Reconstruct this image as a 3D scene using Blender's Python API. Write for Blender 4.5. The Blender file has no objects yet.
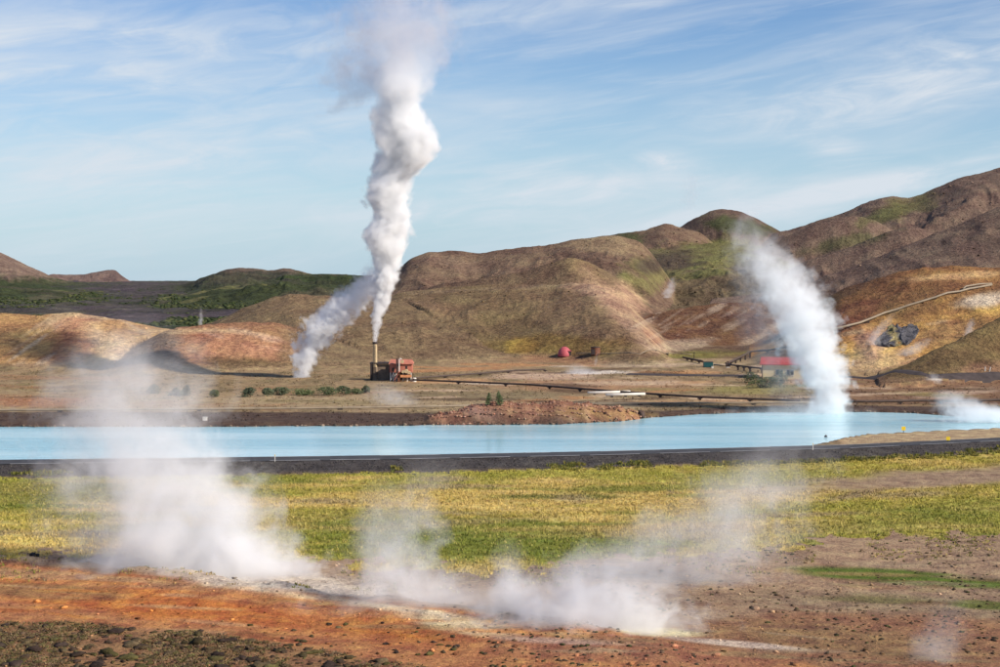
import bpy, bmesh, math, random
import numpy as np
from mathutils import Vector, Matrix

random.seed(7)
RNG = np.random.default_rng(11)
S = bpy.context.scene
COL = S.collection
# ------------------------------------------------------------------ survey constants
F, H, HY, CX = 1586.0, 24.0, 280.0, 500.0      # lens in photo pixels, eye height (m), eye level, centre column


def lin(r, g, b):
    f = lambda c: (c / 255 / 12.92) if c / 255 <= .04045 else ((c / 255 + .055) / 1.055) ** 2.4
    return (f(r), f(g), f(b))


# ------------------------------------------------------------------ numpy noise
PERM = RNG.permutation(4096).astype(np.int64)
GRAD = RNG.random(4096).astype(np.float32) * 2 - 1


def _h(ix, iy, seed):
    return GRAD[(PERM[(ix + seed * 131) & 4095] + PERM[(iy * 7 + seed * 17) & 4095] * 3 + iy) & 4095]


def vnoise(x, y, seed=0):
    ix = np.floor(x).astype(np.int64); iy = np.floor(y).astype(np.int64)
    fx = (x - ix).astype(np.float32); fy = (y - iy).astype(np.float32)
    ux = fx * fx * fx * (fx * (fx * 6 - 15) + 10); uy = fy * fy * fy * (fy * (fy * 6 - 15) + 10)
    a, b, c, d = _h(ix, iy, seed), _h(ix + 1, iy, seed), _h(ix, iy + 1, seed), _h(ix + 1, iy + 1, seed)
    return (a + (b - a) * ux) * (1 - uy) + (c + (d - c) * ux) * uy


def fbm(x, y, seed=0, oct=4, gain=.5):
    s = 0; a = 1; n = 0
    for k in range(oct):
        c_, s_ = math.cos(.6 * k), math.sin(.6 * k)
        s = s + a * vnoise((x * c_ - y * s_) * 2 ** k, (x * s_ + y * c_) * 2 ** k, seed + k * 5)
        n += a; a *= gain
    return s / n


def ridged(x, y, seed=0, oct=4):
    s = 0; a = 1; n = 0
    for k in range(oct):
        s = s + a * (1 - np.abs(vnoise(x * 2 ** k, y * 2 ** k, seed + k * 7)) * 2)
        n += a; a *= .5
    return s / n


def sstep(a, b, x):
    t = np.clip((x - a) / (b - a), 0, 1)
    return t * t * (3 - 2 * t)


def curve(pts):
    xs = np.array([p[0] for p in pts], float); ys = np.array([p[1] for p in pts], float)
    return lambda x: np.interp(x, xs, ys)


# ------------------------------------------------------------------ terrain grid
px = np.concatenate([np.linspace(-2600, -120, 40), np.arange(-90, 1091, 1.0), np.linspace(1120, 3600, 40)])
yy = [3, 8, 16, 26, 38, 50, 60, 68, 75, 81, 86]
v = 720.0
while v > 377:                      # about one row per photo row across the plain
    yy.append(H * F / (v - HY)); v -= .85
d = yy[-1]
while d < 1350:
    d *= 1.0042; yy.append(d)
while d < 7000:
    d *= 1.013; yy.append(d)
yy = np.array(yy)
NX, NY = len(px), len(yy)
PX, YY = np.meshgrid(px, yy)        # rows = depth
PX = PX.astype(np.float32); YY = YY.astype(np.float32)
XX = (PX - CX) / F * YY

lag_far = curve([(-90, 427), (0, 427), (200, 427), (400, 426), (450, 425), (560, 424.5), (620, 421), (650, 418), (700, 414.5),
                 (760, 412.5), (850, 412), (910, 413), (950, 416), (1000, 419), (1090, 424)])
lag_near = curve([(-90, 462), (0, 460), (200, 458), (400, 455.5), (600, 451.5), (700, 448.5), (810, 445), (836, 443), (846, 439),
                  (870, 435.5), (930, 432.5), (1000, 429.5), (1090, 426)])
WZ = -0.55
D_at = lambda y, z=0.0: (H - z) * F / (y - HY)
road_top = curve([(-2600, 486), (-90, 461.2), (0, 459.8), (200, 457.5), (400, 455), (600, 451.2), (700, 448.5), (850, 444.5), (1000, 437.5), (1090, 433), (3600, 370)])
ROADZ = 1.0


def layer(xs, depth, wf, wb=None, power=None):
    if xs[0][0] > -500: xs = [(xs[0][0] - 60, xs[0][1] + 70)] + xs
    if xs[-1][0] < 1500: xs = xs + [(xs[-1][0] + 60, xs[-1][1] + 70)]
    return dict(c=curve(xs), d=curve(depth) if isinstance(depth, list) else (lambda x, k=depth: np.full_like(x, float(k))), wf=wf, wb=wb or wf, p=power)


LAYERS = {
    'clay': layer([(-2600, 330), (-200, 320), (-50, 314), (0, 312), (40, 315), (75, 311), (100, 316), (140, 323), (170, 327), (230, 345), (270, 385)], 478, 72, 55),
    'red': layer([(60, 395), (95, 372), (120, 357), (150, 338), (165, 330), (200, 326), (240, 323), (275, 324), (310, 333), (350, 346), (400, 360), (450, 380)], [(90, 432), (170, 452), (300, 468)], 58, 50),
    'tan': layer([(170, 345), (225, 317), (250, 305), (270, 297), (290, 293), (320, 295), (350, 299), (400, 302), (460, 312), (520, 335), (580, 365)], 548, 128, 110),
    'mid': layer([(280, 330), (330, 310), (380, 299), (400, 292), (440, 288), (480, 286), (520, 284), (560, 283), (590, 284), (610, 291), (630, 306), (650, 326), (668, 347), (690, 375)],
                 [(320, 575), (560, 560), (690, 500)], 122, 150),
    'crest': layer([(320, 312), (350, 297), (375, 284), (398, 268), (410, 257), (428, 250), (440, 252), (455, 250), (475, 252), (500, 248), (520, 246.5), (550, 246),
                    (575, 239), (600, 235.5), (620, 235), (640, 242), (655, 256), (672, 282), (690, 315)], 760, 200, 160),
    'shoulder': layer([(430, 284), (480, 276), (520, 270), (545, 263), (562, 257), (572, 255), (584, 258), (600, 267), (625, 282), (645, 300), (670, 325)], 650, 95, 80),
    'back': layer([(480, 285), (530, 257), (550, 247), (570, 238), (600, 232), (640, 229), (655, 225), (667, 221.5), (678, 226), (700, 233), (720, 250)], 1080, 300, 250),
    'dome': layer([(620, 262), (660, 241), (680, 227), (700, 215), (712, 210), (724, 208.5), (740, 211), (760, 219), (782, 231), (820, 250), (850, 270)], 1180, 210, 250),
    'valley': layer([(560, 262), (600, 252), (660, 246), (700, 243), (740, 243), (790, 248), (850, 262)], 1010, 530, 200, 1.45),
    'rustslope': layer([(612, 360), (630, 332), (645, 321), (665, 312), (690, 306), (720, 303), (750, 303), (780, 305), (830, 310), (870, 330)], [(600, 540), (680, 600), (900, 600)], 120, 110),
    'orange': layer([(660, 384), (700, 372), (740, 358), (780, 335), (800, 319), (815, 305), (830, 294), (843, 286), (860, 281), (880, 275), (900, 270), (920, 266), (945, 263.5), (970, 264), (1000, 265), (1060, 267), (1200, 255), (3600, 240)],
                    [(740, 500), (1000, 480)], 118, 110),
    'spur': layer([(860, 392), (885, 374), (900, 366), (930, 352), (960, 338), (1000, 318), (1050, 298), (1200, 270), (3600, 250)], [(860, 372), (1000, 405)], 38, 50),
    'ridgeD': layer([(700, 300), (760, 291), (812, 279), (840, 269), (870, 258), (924, 236.5), (950, 227), (967, 220), (1000, 206), (1060, 188), (1300, 150), (3600, 120)], 700, 165, 120),
    'ridgeC': layer([(740, 290), (809, 258.5), (830, 252), (852, 244), (880, 233), (902, 224.5), (917, 223.5), (935, 232), (960, 245)], 830, 110, 110),
    'ridgeB': layer([(740, 258), (787, 236), (810, 226), (834, 218), (852, 215.5), (873, 219.5), (885, 226), (910, 240)], 950, 120, 120),
    'ridgeA': layer([(740, 250), (780, 230), (801, 225), (841, 213.5), (860, 205), (879, 198), (895, 195.5), (904, 198.5), (917, 195.5), (936, 186), (956, 177.5), (981, 170.5), (1000, 165.5), (1060, 150), (1300, 120), (3600, 140)], 1150, 380, 300),
    'greenfar': layer([(120, 290), (170, 286), (188, 284), (200, 278), (215, 273), (226, 270), (240, 267.5), (258, 268), (270, 270.5), (285, 267.5), (298, 270), (310, 274), (330, 273), (350, 275), (380, 276), (430, 280), (500, 284)], 1850, 700, 600),
    'greenrise': layer([(150, 302), (185, 296), (215, 291), (250, 288), (290, 286.5), (330, 287), (370, 290), (420, 297)], 1150, 330, 260),
    'greenswell': layer([(-300, 280), (-60, 283), (0, 285.5), (40, 288), (75, 292), (110, 297), (130, 302)], 1350, 420, 300),
    'cone': layer([(-900, 250), (-300, 225), (-100, 222), (-40, 235), (0, 251), (15, 258), (30, 266), (50, 276), (70, 283), (95, 289)], 2500, 480, 500),
    'mesa': layer([(20, 287), (40, 278), (52, 273.5), (70, 275), (85, 274), (98, 271), (108, 269), (116, 269.5), (121, 275), (130, 281), (137, 284), (180, 283.5), (260, 284)], 4200, 450, 400),
}
plain = np.interp(YY, [0, 430, 700, 1000, 1800, 2500, 4000, 7500], [0, 0, 5, 8, 13.5, 17, 19, 20])
Hz = {}; TT = {}
for k, L in LAYERS.items():
    gw = np.exp(-np.linspace(-2, 2, 13) ** 2 / 2); gw /= gw.sum()
    sm = lambda f_, w_: sum(g_ * f_(px + o_ * w_) for g_, o_ in zip(gw, np.linspace(-2, 2, 13)))
    c = sm(L['c'], 4.5 if k not in ('mesa', 'cone') else 2); dr = sm(L['d'], 30)
    zr = (H + dr * (HY - c) / F)
    base = np.interp(dr, [0, 430, 700, 1000, 1800, 2500, 4000, 7500], [0, 0, 5, 8, 13.5, 17, 19, 20])
    up = np.clip(zr - base, -4, None)
    t = np.where(YY < dr[None], (dr[None] - YY) / L['wf'], (YY - dr[None]) / L['wb'])
    t = np.clip(t, 0, 1)
    p = (1 - t) ** L['p'] if L['p'] else (.5 + .5 * np.cos(np.pi * t)) * .42 + (1 - t) ** 1.7 * .58
    hh = up[None] * p
    TT[k] = t.astype(np.float32)
    Hz[k] = np.where(t >= 1, -14.0, hh - 14.0 * (t ** 9))
names = list(Hz); Hz = {k_: v_.astype(np.float32) for k_, v_ in Hz.items()}
ST = np.stack([plain] + [plain * .999 + Hz[k] for k in names])
KM = np.where(YY < 480, .5, 1.5).astype(np.float32)
mx = ST.max(0)
ZT = mx + KM * np.log(np.exp((ST - mx) / KM).sum(0)) - KM * .1
ZT = ZT.astype(np.float32); del_ = 0
DOM = ST.argmax(0)                                     # 0 plain, k+1 layer
hill = np.clip(mx - plain, 0, None)
hw = sstep(.3, 6, hill)
# erosion gullies and rough ground
far = sstep(430, 900, YY)
TD = np.take_along_axis(np.stack([np.ones_like(YY)] + [TT[k_] for k_ in names]), DOM[None], 0)[0]; del ST, TT
gul = ridged(XX / 17 + fbm(XX / 40, YY / 40, 3, 2) * .8, YY / 62, 21, 4)
g2 = ridged(XX / 5.5 + fbm(XX / 14, YY / 14, 8, 2) * .7, YY / 24, 33, 3)
big = fbm(XX / 70, YY / 90, 5, 4)
right = sstep(560, 760, PX)
fold = ridged(XX / 85 + fbm(XX / 160, YY / 160, 111, 2) * .9, YY / 330, 113, 2)
fold2 = ridged(XX / 34 + fbm(XX / 70, YY / 70, 118, 2) * .8, YY / 140, 119, 2)
inn = sstep(.04, .45, TD)
ZT += hw * (fold * inn * (1.5 + 6.5 * far) + fold2 * inn * (.8 + 2.4 * far) + (gul - .4) * (.8 + inn * (.5 + 1.9 * far + .5 * right * far)) + (g2 - .4) * (.25 + .75 * far * inn) + big * (.8 + 1.9 * far))
rough = fbm(XX / 26, YY / 55, 14, 5, .6)
ZT += (1 - hw) * sstep(520, 800, YY) * rough * 2.6
near = 1 - sstep(330, 430, YY)
ZT = np.where(YY < 430, np.where(hill < .3, np.clip(ZT, -1, .0) * 0 + ZT * sstep(380, 430, YY), ZT), ZT)
VP = HY + (H - 0) * F / YY                              # photo row a ground-level vertex falls on
ground_n = fbm(XX / 9, YY / 9, 40, 5, .55)
fine_n = fbm(XX / 1.6, YY / 1.6, 47, 3, .6)
ZT += near * (ground_n * .22 + fine_n * .07)
# red clay rim with the pools behind it, bottom of the view
rim_y = curve([(-90, 562), (0, 566), (100, 574), (220, 588), (330, 600), (420, 606), (520, 622), (640, 640), (760, 655), (900, 690)])(PX)
rimD = H * F / (rim_y - HY)
tt = (YY - rimD)
ZT += np.exp(-(np.clip(tt, 0, None) / 1.6) ** 2) * np.exp(-(np.clip(-tt, 0, None) / 11) ** 2) * (.75 - .35 * sstep(200, 330, PX) + .5 * fbm(XX / 4, YY / 8, 60, 3)) * (1 - sstep(560, 760, PX))
# knoll of red scoria on the far shore
mound_c = curve([(405, 428), (430, 417), (455, 411), (475, 405.5), (500, 402), (520, 404), (540, 405), (560, 402.5), (590, 404), (620, 408), (640, 413), (655, 424)])(PX)
mD = np.interp(PX, [400, 660], [272, 281.])
mh = np.clip(H + mD * (HY - mound_c) / F, 0, None)
mp = np.exp(-((YY - mD) / np.where(YY < mD, 5.2, 9)) ** 2) * ((PX > 400) & (PX < 660))
mound = mh * mp
ZT = np.maximum(ZT, 0 * ZT + mound + ZT * (1 - mp)) + mp * fbm(XX / 1.5, YY / 2.2, 70, 3) * .55 * (mh > .3)
# lagoon basin
dF = D_at(lag_far(px), WZ)[None]; dN = np.maximum(D_at(lag_near(px), WZ) - 6 * sstep(842, 800, px), D_at(road_top(px), ROADZ) + 1.0)[None]
shore_j = fbm(XX / 3, YY / 3, 75, 3) * .9
inside = sstep(-1.5, 2.0, np.minimum((dF - YY) * .8 + shore_j, (YY - dN) * 1.6 + shore_j * sstep(820, 860, PX) * .4))
inside = np.where((PX < -2500) | (PX > 3500), 0, inside)
ZT = ZT * (1 - inside) + (-1.9) * inside
# spit beside the water lies low
spit = sstep(835, 850, PX) * sstep(-1, 2, dN - YY + 0 * PX) * sstep(-2, 3, YY - D_at(road_top(px), ROADZ)[None])
ZT = ZT * (1 - spit) + (-.28 + fine_n * .05) * spit
# road embankment
rD = D_at(road_top(px), ROADZ)[None]                    # far edge of the carriageway
RW = 5.0
emb = np.where(YY > rD, 1 - sstep(0, 1.6, YY - rD), 1 - np.clip((rD - RW - YY) / 8.5, 0, 1))
emb = np.clip(emb, 0, 1)
ZT = np.where(emb > 0, ZT * (1 - np.minimum(1, emb * 2)) + ROADZ * emb + (emb < .995) * fine_n * .16, ZT)
onroad = ((YY <= rD + .25) & (YY >= rD - RW - .25))
ZT = np.where(onroad, ROADZ - .03, ZT)


def col_index(x):
    return np.interp(x, px, np.arange(NX))


def Zat(x, y):
    """ground height under a place given in metres"""
    p_ = CX + x / y * F
    ci = float(col_index(p_)); ri = float(np.interp(y, yy, np.arange(NY)))
    i, j = min(int(ri), NY - 2), min(int(ci), NX - 2); fr, fc = ri - i, ci - j
    return float((ZT[i, j] * (1 - fc) + ZT[i, j + 1] * fc) * (1 - fr) + (ZT[i + 1, j] * (1 - fc) + ZT[i + 1, j + 1] * fc) * fr)


def hit(u, w):
    """where the sight line through photo point (u, w) first meets the terrain"""
    j = int(round(float(col_index(u))))
    proj = HY + (H - ZT[:, j]) * F / yy
    k = np.argmax((proj <= w) & (yy > 60))
    a, b = proj[k - 1], proj[k]
    t = 0 if a == b else float(np.clip((a - w) / (a - b), 0, 1))
    y = yy[k - 1] * (1 - t) + yy[k] * t
    x = (u - CX) / F * y
    return Vector((x, y, Zat(x, y)))


def at(u, w, y):
    return Vector(((u - CX) / F * y, y, H - (w - HY) * y / F))


# ------------------------------------------------------------------ ground colours (soil and rock albedo; sunlit shoulder flank painted in)
C = np.zeros(PX.shape + (3,), np.float32)
ZT = ZT.astype(np.float32); V = (HY + (H - ZT) * F / YY).astype(np.float32)                               # photo row of each terrain point


def mix(m, col):
    global C
    k = np.flatnonzero(m.ravel() > .002)
    if not len(k): return
    mm = np.clip(m.ravel()[k], 0, 1)[:, None].astype(np.float32); f_ = C.reshape(-1, 3)
    f_[k] = f_[k] * (1 - mm) + np.array(col, np.float32) * mm


wn1 = fbm(XX / 14, YY / 30, 80, 5, .6)
wn2 = fbm(XX / 5, YY / 10, 90, 5, .6)
wn3 = fbm(XX / 40, YY / 80, 95, 4, .55)
nearw = 1 - sstep(230, 420, YY)
wn1, wn2, wn3 = [q_.astype(np.float32) for q_ in (wn1, wn2, wn3)]
WN = wn1 * (1 - .5 * nearw) + wn2 * .5


def ell(cx, cy, rx, ry, rot=0, soft=.45, amp=.7):
    """soft noisy patch; only the columns and rows near it are worked out"""
    a = math.radians(rot); R_ = max(rx, ry) * 2.2 if abs(rot) > 12 else rx * 2.0 + ry
    i0, i1 = np.searchsorted(px, (cx - R_, cx + R_))
    out = np.zeros(PX.shape, np.float32)
    if i1 <= i0: return out
    sl = (slice(None), slice(i0, i1))
    dx, dy = PX[sl] - np.float32(cx), V[sl] - np.float32(cy)
    u = (dx * np.float32(math.cos(a)) + dy * np.float32(math.sin(a))) / np.float32(rx); w = (-dx * np.float32(math.sin(a)) + dy * np.float32(math.cos(a))) / np.float32(ry)
    q = np.sqrt(u * u + w * w) + WN[sl] * np.float32(amp)
    out[sl] = 1 - sstep(1 - soft, 1 + soft, q)
    return out


def band(lo, hi, soft=2.0, amp=3.0):
    """between two photo-row curves"""
    lo = lo if callable(lo) else (lambda x, k=lo: np.full_like(x, k)); hi = hi if callable(hi) else (lambda x, k=hi: np.full_like(x, k))
    q = V + WN * amp
    return sstep(-soft, soft, q - lo(PX)) * sstep(-soft, soft, hi(PX) - q)


def D(*n):
    m = np.zeros(PX.shape, bool)
    for k in n:
        m |= (DOM == names.index(k) + 1)
    return m.astype(np.float32)


BROWN, UMBER, DARK, OLIVE = (.16, .10, .062), (.135, .084, .058), (.075, .05, .042), (.12, .095, .04)
ORANGE, TAN, RED, CREAM, RUST = (.36, .19, .075), (.42, .29, .16), (.33, .12, .06), (.60, .48, .34), (.20, .085, .045)
GREEN, LIME, LAVA = (.06, .068, .026), (.165, .15, .055), (.075, .058, .062)
# far plain and hills
C[:] = BROWN
mix((1 - hw) * sstep(500, 620, YY), LAVA)
mix((1 - hw) * sstep(520, 620, YY) * sstep(-.22, .02, fbm(XX / 45, YY / 110, 101, 5, .6) + .14 * (sstep(120, 60, PX) + sstep(190, 240, PX)) - .08), (.04, .052, .02))
mix((1 - hw) * sstep(620, 720, YY) * sstep(.16, .34, fbm(XX / 30, YY / 80, 131, 5, .6)) * .7, (.12, .12, .045))
mix(D('greenfar'), (.06, .055, .035))
mix(D('greenfar') * sstep(-.1, .2, fbm(XX / 90, YY / 160, 104, 4) + .15), (.04, .052, .018))
mix(D('greenfar') * sstep(275, 269, V + WN * 6) * .9, (.16, .11, .08))
mix(D('greenfar') * ell(310, 292, 60, 6) * .7, (.10, .11, .03))
mix(D('cone'), (.20, .135, .10))
mix(D('cone') * sstep(272, 284, V + WN * 8), (.06, .065, .03))
mix(D('mesa'), (.19, .125, .10))
mix(D('mesa') * ell(118, 276, 9, 6) * .7, (.10, .065, .06))
mix(band(296, 314, 3, 4) * (PX < 240) * (1 - hw) * .7, LAVA)
mix(ell(150, 290, 70, 8) * (1 - hw) * .8, (.085, .065, .07))
for e_ in ((30, 298, 80, 7), (20, 289, 50, 5), (235, 299, 80, 7), (300, 293, 70, 7), (330, 286, 60, 6), (205, 304, 60, 5), (210, 289, 50, 4)):
    mix(ell(*e_, 0, .5, 1.0) * (YY > 560) * (1 - D('tan', 'clay', 'red', 'mid')) * .75, (.042, .052, .021))
mix(ell(290, 301, 40, 2.5) * (YY > 560) * (1 - D('tan', 'red', 'mid')) * .7, (.16, .15, .055))
mix(D('greenrise', 'greenswell'), (.045, .054, .022))
mix(D('greenrise', 'greenswell') * sstep(.0, .25, fbm(XX / 60, YY / 140, 171, 4, .6)) * .8, (.085, .075, .045))
mix(D('greenrise', 'greenswell') * sstep(.22, .4, fbm(XX / 40, YY / 100, 181, 4, .6)) * .8, (.14, .13, .05))
# the brown hills
mix(D('crest', 'back'), (.17, .108, .072))
mix(D('crest') * sstep(-.05, .35, wn3) * .7, (.19, .125, .082))
mix(D('shoulder'), (.16, .104, .064))
mix(D('mid'), (.215, .14, .08))
mix(D('mid') * sstep(-.1, .4, wn3) * .7, (.17, .118, .06))
mix(D('mid') * sstep(305, 345, V + WN * 10) * sstep(620, 540, PX) * .6, (.125, .092, .04))
mix(ell(430, 358, 60, 8) * .7, (.075, .07, .02))
mix(ell(560, 345, 60, 9) * .6, (.23, .15, .04))
mix(ell(520, 346, 12, 7) * .8, (.30, .19, .05))
mix(D('mid') * ell(490, 289, 90, 1.6, -3) * .6, (.26, .185, .11))
mix(D('tan'), (.20, .135, .075))
mix(D('tan') * ell(285, 299, 40, 8) * .7, (.23, .155, .085))
mix(D('dome'), (.125, .082, .062))
mix(D('dome') * ell(745, 227, 40, 7, 10) * .9, GREEN)
mix(D('dome', 'back') * ell(625, 241, 26, 8) * .9, GREEN)
mix(D('valley') * .8, (.13, .098, .056))
mix(D('valley', 'dome', 'back', 'shoulder', 'crest') * ell(700, 262, 75, 16, -8, .5, 1.1), LIME)
mix(D('valley', 'shoulder', 'crest', 'dome') * ell(662, 274, 30, 9, -40, .5, .9) * .8, (.175, .145, .062))
mix(D('shoulder') * ell(585, 268, 34, 12, 25) * .8, (.24, .165, .085))  # tan right side of the peak: sunlit tone painted into the soil
mix(D('crest') * ell(605, 244, 55, 9, 5) * .8, (.27, .19, .11))
mix(D('crest') * ell(450, 262, 45, 6, 12) * .6, (.25, .165, .11))
mix(D('ridgeD', 'ridgeC') * ell(900, 262, 70, 7, -12) * .5, (.24, .155, .11))
mix(D('ridgeA') * ell(960, 200, 50, 10, -18) * .5, (.25, .165, .115))
mix(ell(730, 245, 40, 5) * D('valley', 'dome') * .9, LIME)
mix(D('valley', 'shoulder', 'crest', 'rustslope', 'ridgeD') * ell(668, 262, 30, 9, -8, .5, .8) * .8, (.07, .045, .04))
mix(D('rustslope'), (.155, .078, .042))
mix(D('rustslope') * sstep(.0, .35, wn1) * .7, (.24, .125, .06))
mix(D('rustslope') * ell(720, 330, 40, 12, -20) * .5, (.11, .055, .035))
mix(ell(615, 300, 38, 15, 40) * (YY < 800) * .9, (.40, .25, .16))
mix(ell(600, 292, 30, 7, 12) * (YY < 800) * .7, (.42, .26, .17))
mix(ell(645, 335, 30, 10, 48) * (YY < 700) * .9, (.33, .215, .14))
mix(ell(655, 340, 14, 4, 48) * .4, (.44, .21, .13))
mix(ell(680, 345, 34, 5, -8) * .7, (.45, .34, .23))
mix(ell(690, 356, 40, 4, -4) * .7, (.17, .16, .04))
for k in range(16):
    mix(ell(640 + k * 7 + random.uniform(-4, 4), 330 - k * 1.2 + random.uniform(-10, 18), random.uniform(5, 14), random.uniform(.8, 1.8), -28 + random.uniform(-8, 8), .7, 2.0) * .3 * (YY < 640), (.5, .38, .27))
mix(ell(770, 335, 60, 7, -25) * D('rustslope', 'orange') * .6, (.45, .32, .21))
# orange hill
mix(D('orange'), (.27, .135, .055))
mix(D('orange') * sstep(-.15, .25, wn1) * .7, (.17, .088, .045))
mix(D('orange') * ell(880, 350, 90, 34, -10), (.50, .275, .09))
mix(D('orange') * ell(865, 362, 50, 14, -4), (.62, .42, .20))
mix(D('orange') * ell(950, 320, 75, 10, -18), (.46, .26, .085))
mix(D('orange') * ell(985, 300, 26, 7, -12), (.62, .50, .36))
mix(D('orange') * ell(960, 276, 50, 3, -4), (.46, .27, .13))
mix(D('orange') * ell(940, 335, 45, 14, -12) * .7, (.26, .14, .075))
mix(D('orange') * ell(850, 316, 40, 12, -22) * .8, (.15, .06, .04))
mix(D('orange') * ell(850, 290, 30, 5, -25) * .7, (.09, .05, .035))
mix(D('orange') * ell(870, 345, 18, 16, -40) * .7, (.36, .20, .16))
for k in range(26):
    mix(D('orange') * ell(random.uniform(830, 1000), random.uniform(300, 372), random.uniform(10, 40), random.uniform(.8, 2.2), -16 + random.uniform(-6, 6), .6, 1.4) * .5,
        random.choice([(.58, .43, .26), (.30, .15, .07), (.5, .3, .08), (.36, .2, .14)]))
mix(D('spur'), (.165, .105, .05))
mix(D('spur') * ell(950, 365, 60, 9, -6) * .5, (.13, .095, .045))
mix(ell(990, 368, 34, 5, -6) * .8, (.26, .15, .09))
# dark hills
mix(D('ridgeD', 'ridgeA', 'ridgeB', 'ridgeC'), (.165, .108, .08))
mix(D('ridgeD') * sstep(-.1, .3, wn3) * .6, (.21, .14, .098))
mix(D('ridgeA', 'ridgeB', 'ridgeC') * ell(900, 208, 34, 9, -18) * .8, (.14, .125, .05))
mix(D('ridgeA', 'ridgeB', 'ridgeC') * ell(885, 215, 24, 6, -18) * .7, (.095, .095, .038))
mix(D('ridgeB', 'ridgeC', 'ridgeA', 'ridgeD') * ell(845, 243, 40, 6, -12) * .8, (.09, .085, .04))
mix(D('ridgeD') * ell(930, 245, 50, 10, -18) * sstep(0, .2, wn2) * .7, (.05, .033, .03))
# clay hill and red hill on the other side
mix(D('clay'), (.42, .245, .105))
mix(D('clay') * ell(30, 350, 80, 20, -20) * .7, (.40, .235, .10))
mix(D('clay') * ell(105, 340, 50, 16, 20) * .85, (.60, .42, .27))
mix(D('clay') * ell(75, 345, 22, 26, 20) * .8, (.42, .17, .09))
mix(D('clay') * ell(50, 372, 60, 8, 0) * .7, (.48, .33, .20))
mix(D('clay') * ell(90, 314, 40, 4, 5) * .6, (.55, .42, .25))
for k in range(22):
    x = random.uniform(-10, 160)
    mix(D('clay') * ell(x, random.uniform(322, 375), random.uniform(10, 30), random.uniform(.8, 2.2), -35 if x < 70 else 30, .6, 1.5) * .4,
        random.choice([(.56, .40, .24), (.34, .18, .08), (.52, .24, .13), (.62, .5, .38)]))
mix(D('red'), (.30, .155, .085))
mix(D('red', 'tan') * ell(225, 345, 60, 15, 8) * .8, (.40, .20, .115))
for k in range(16):
    mix(D('red', 'tan') * ell(random.uniform(190, 290), random.uniform(332, 362), random.uniform(8, 24), random.uniform(1, 2.6), 12, .6, 1.4) * .6,
        random.choice([(.58, .38, .26), (.5, .26, .15), (.30, .10, .05)]))
mix(D('red', 'tan') * ell(260, 366, 80, 7, 5) * .9, (.14, .10, .05))
mix(D('red') * ell(140, 356, 46, 22, -30, .25, .3) * .8, (.14, .105, .085))
mix(D('red') * sstep(268, 315, PX + WN * 20), (.19, .13, .075))
mix(D('red', 'clay', 'mid', 'tan') * ell(175, 331, 60, 3, 0) * .5, (.5, .36, .22))
# ---- the plain behind the lagoon
pl = (1 - sstep(.4, 2.0, hill)) * (YY < 470)
mix(pl, (.29, .2, .11))
mix(pl * sstep(-.1, .35, wn2), (.20, .145, .078))
mix(pl * band(395, 411, 3, 4) * (PX < 640) * .8, (.36, .265, .155))
mix(pl * ell(30, 402, 60, 6) * .8, (.33, .15, .08))
mix(pl * ell(25, 387, 22, 3) * .7, (.13, .12, .04))
mix(pl * ell(560, 376, 60, 5), (.46, .32, .22))
mix(pl * ell(600, 372, 40, 2.5) * .9, (.62, .54, .46))
mix(pl * ell(600, 385, 110, 6) * .8, (.36, .2, .11))
mix(pl * ell(640, 383, 60, 2.5) * .8, (.50, .36, .24))
mix(pl * ell(570, 360, 45, 5) * .7, (.30, .15, .08))
mix(pl * ell(690, 363, 70, 3) * .7, (.46, .34, .23))
mix(pl * ell(640, 366, 50, 2) * .7, (.46, .34, .23))
mix(pl * ell(760, 389, 60, 5) * .7, (.25, .22, .07))
mix(pl * ell(830, 386, 60, 3) * .5, (.2, .19, .06))
mix(pl * band(377, 404, 2, 3) * (PX > 840) * .8, (.19, .10, .06))
mix(pl * ell(960, 393, 40, 3, -6) * .7, (.48, .34, .24))
mix(pl * ell(935, 379, 16, 1.2) * .9, (.65, .6, .52))
mix(pl * ell(480, 396, 90, 5) * .6, (.15, .115, .06))
for k in range(60):
    mix(pl * ell(random.uniform(420, 1000), random.uniform(362, 402), random.uniform(12, 60), random.uniform(.6, 1.9), random.uniform(-3, 3), .5, 1.2) * .85,
        random.choice([(.52, .37, .24), (.40, .20, .09), (.44, .26, .13), (.12, .075, .045), (.24, .18, .075), (.11, .065, .042), (.58, .47, .36)]))
for k in range(50):
    mix(pl * ell(random.uniform(-10, 420), random.uniform(378, 410), random.uniform(15, 60), random.uniform(.5, 1.5), random.uniform(-3, 3), .5, 1.2) * .7,
        random.choice([(.33, .24, .13), (.15, .10, .055), (.22, .17, .08), (.3, .17, .09)]))
# shore bank
mix(band(curve([(0, 412), (300, 412), (420, 413), (660, 411), (760, 406), (850, 405), (1000, 407)]), 432, .8, 1) * (YY > D_at(lag_far(px), WZ)[None] - 3), (.085, .055, .042))
mix(mp * sstep(.15, .6, mound), (.25, .12, .075))
mix(mp * sstep(.15, .6, mound) * sstep(0, .3, wn2) * .8, (.36, .19, .12))
mix(mp * ell(600, 413, 50, 6) * .8, (.30, .19, .07))
mix(mp * ell(560, 421, 40, 3, -10) * .8, (.50, .36, .24))
mix(mp * ell(480, 412, 22, 5, 10) * .6, (.40, .27, .22))
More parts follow.
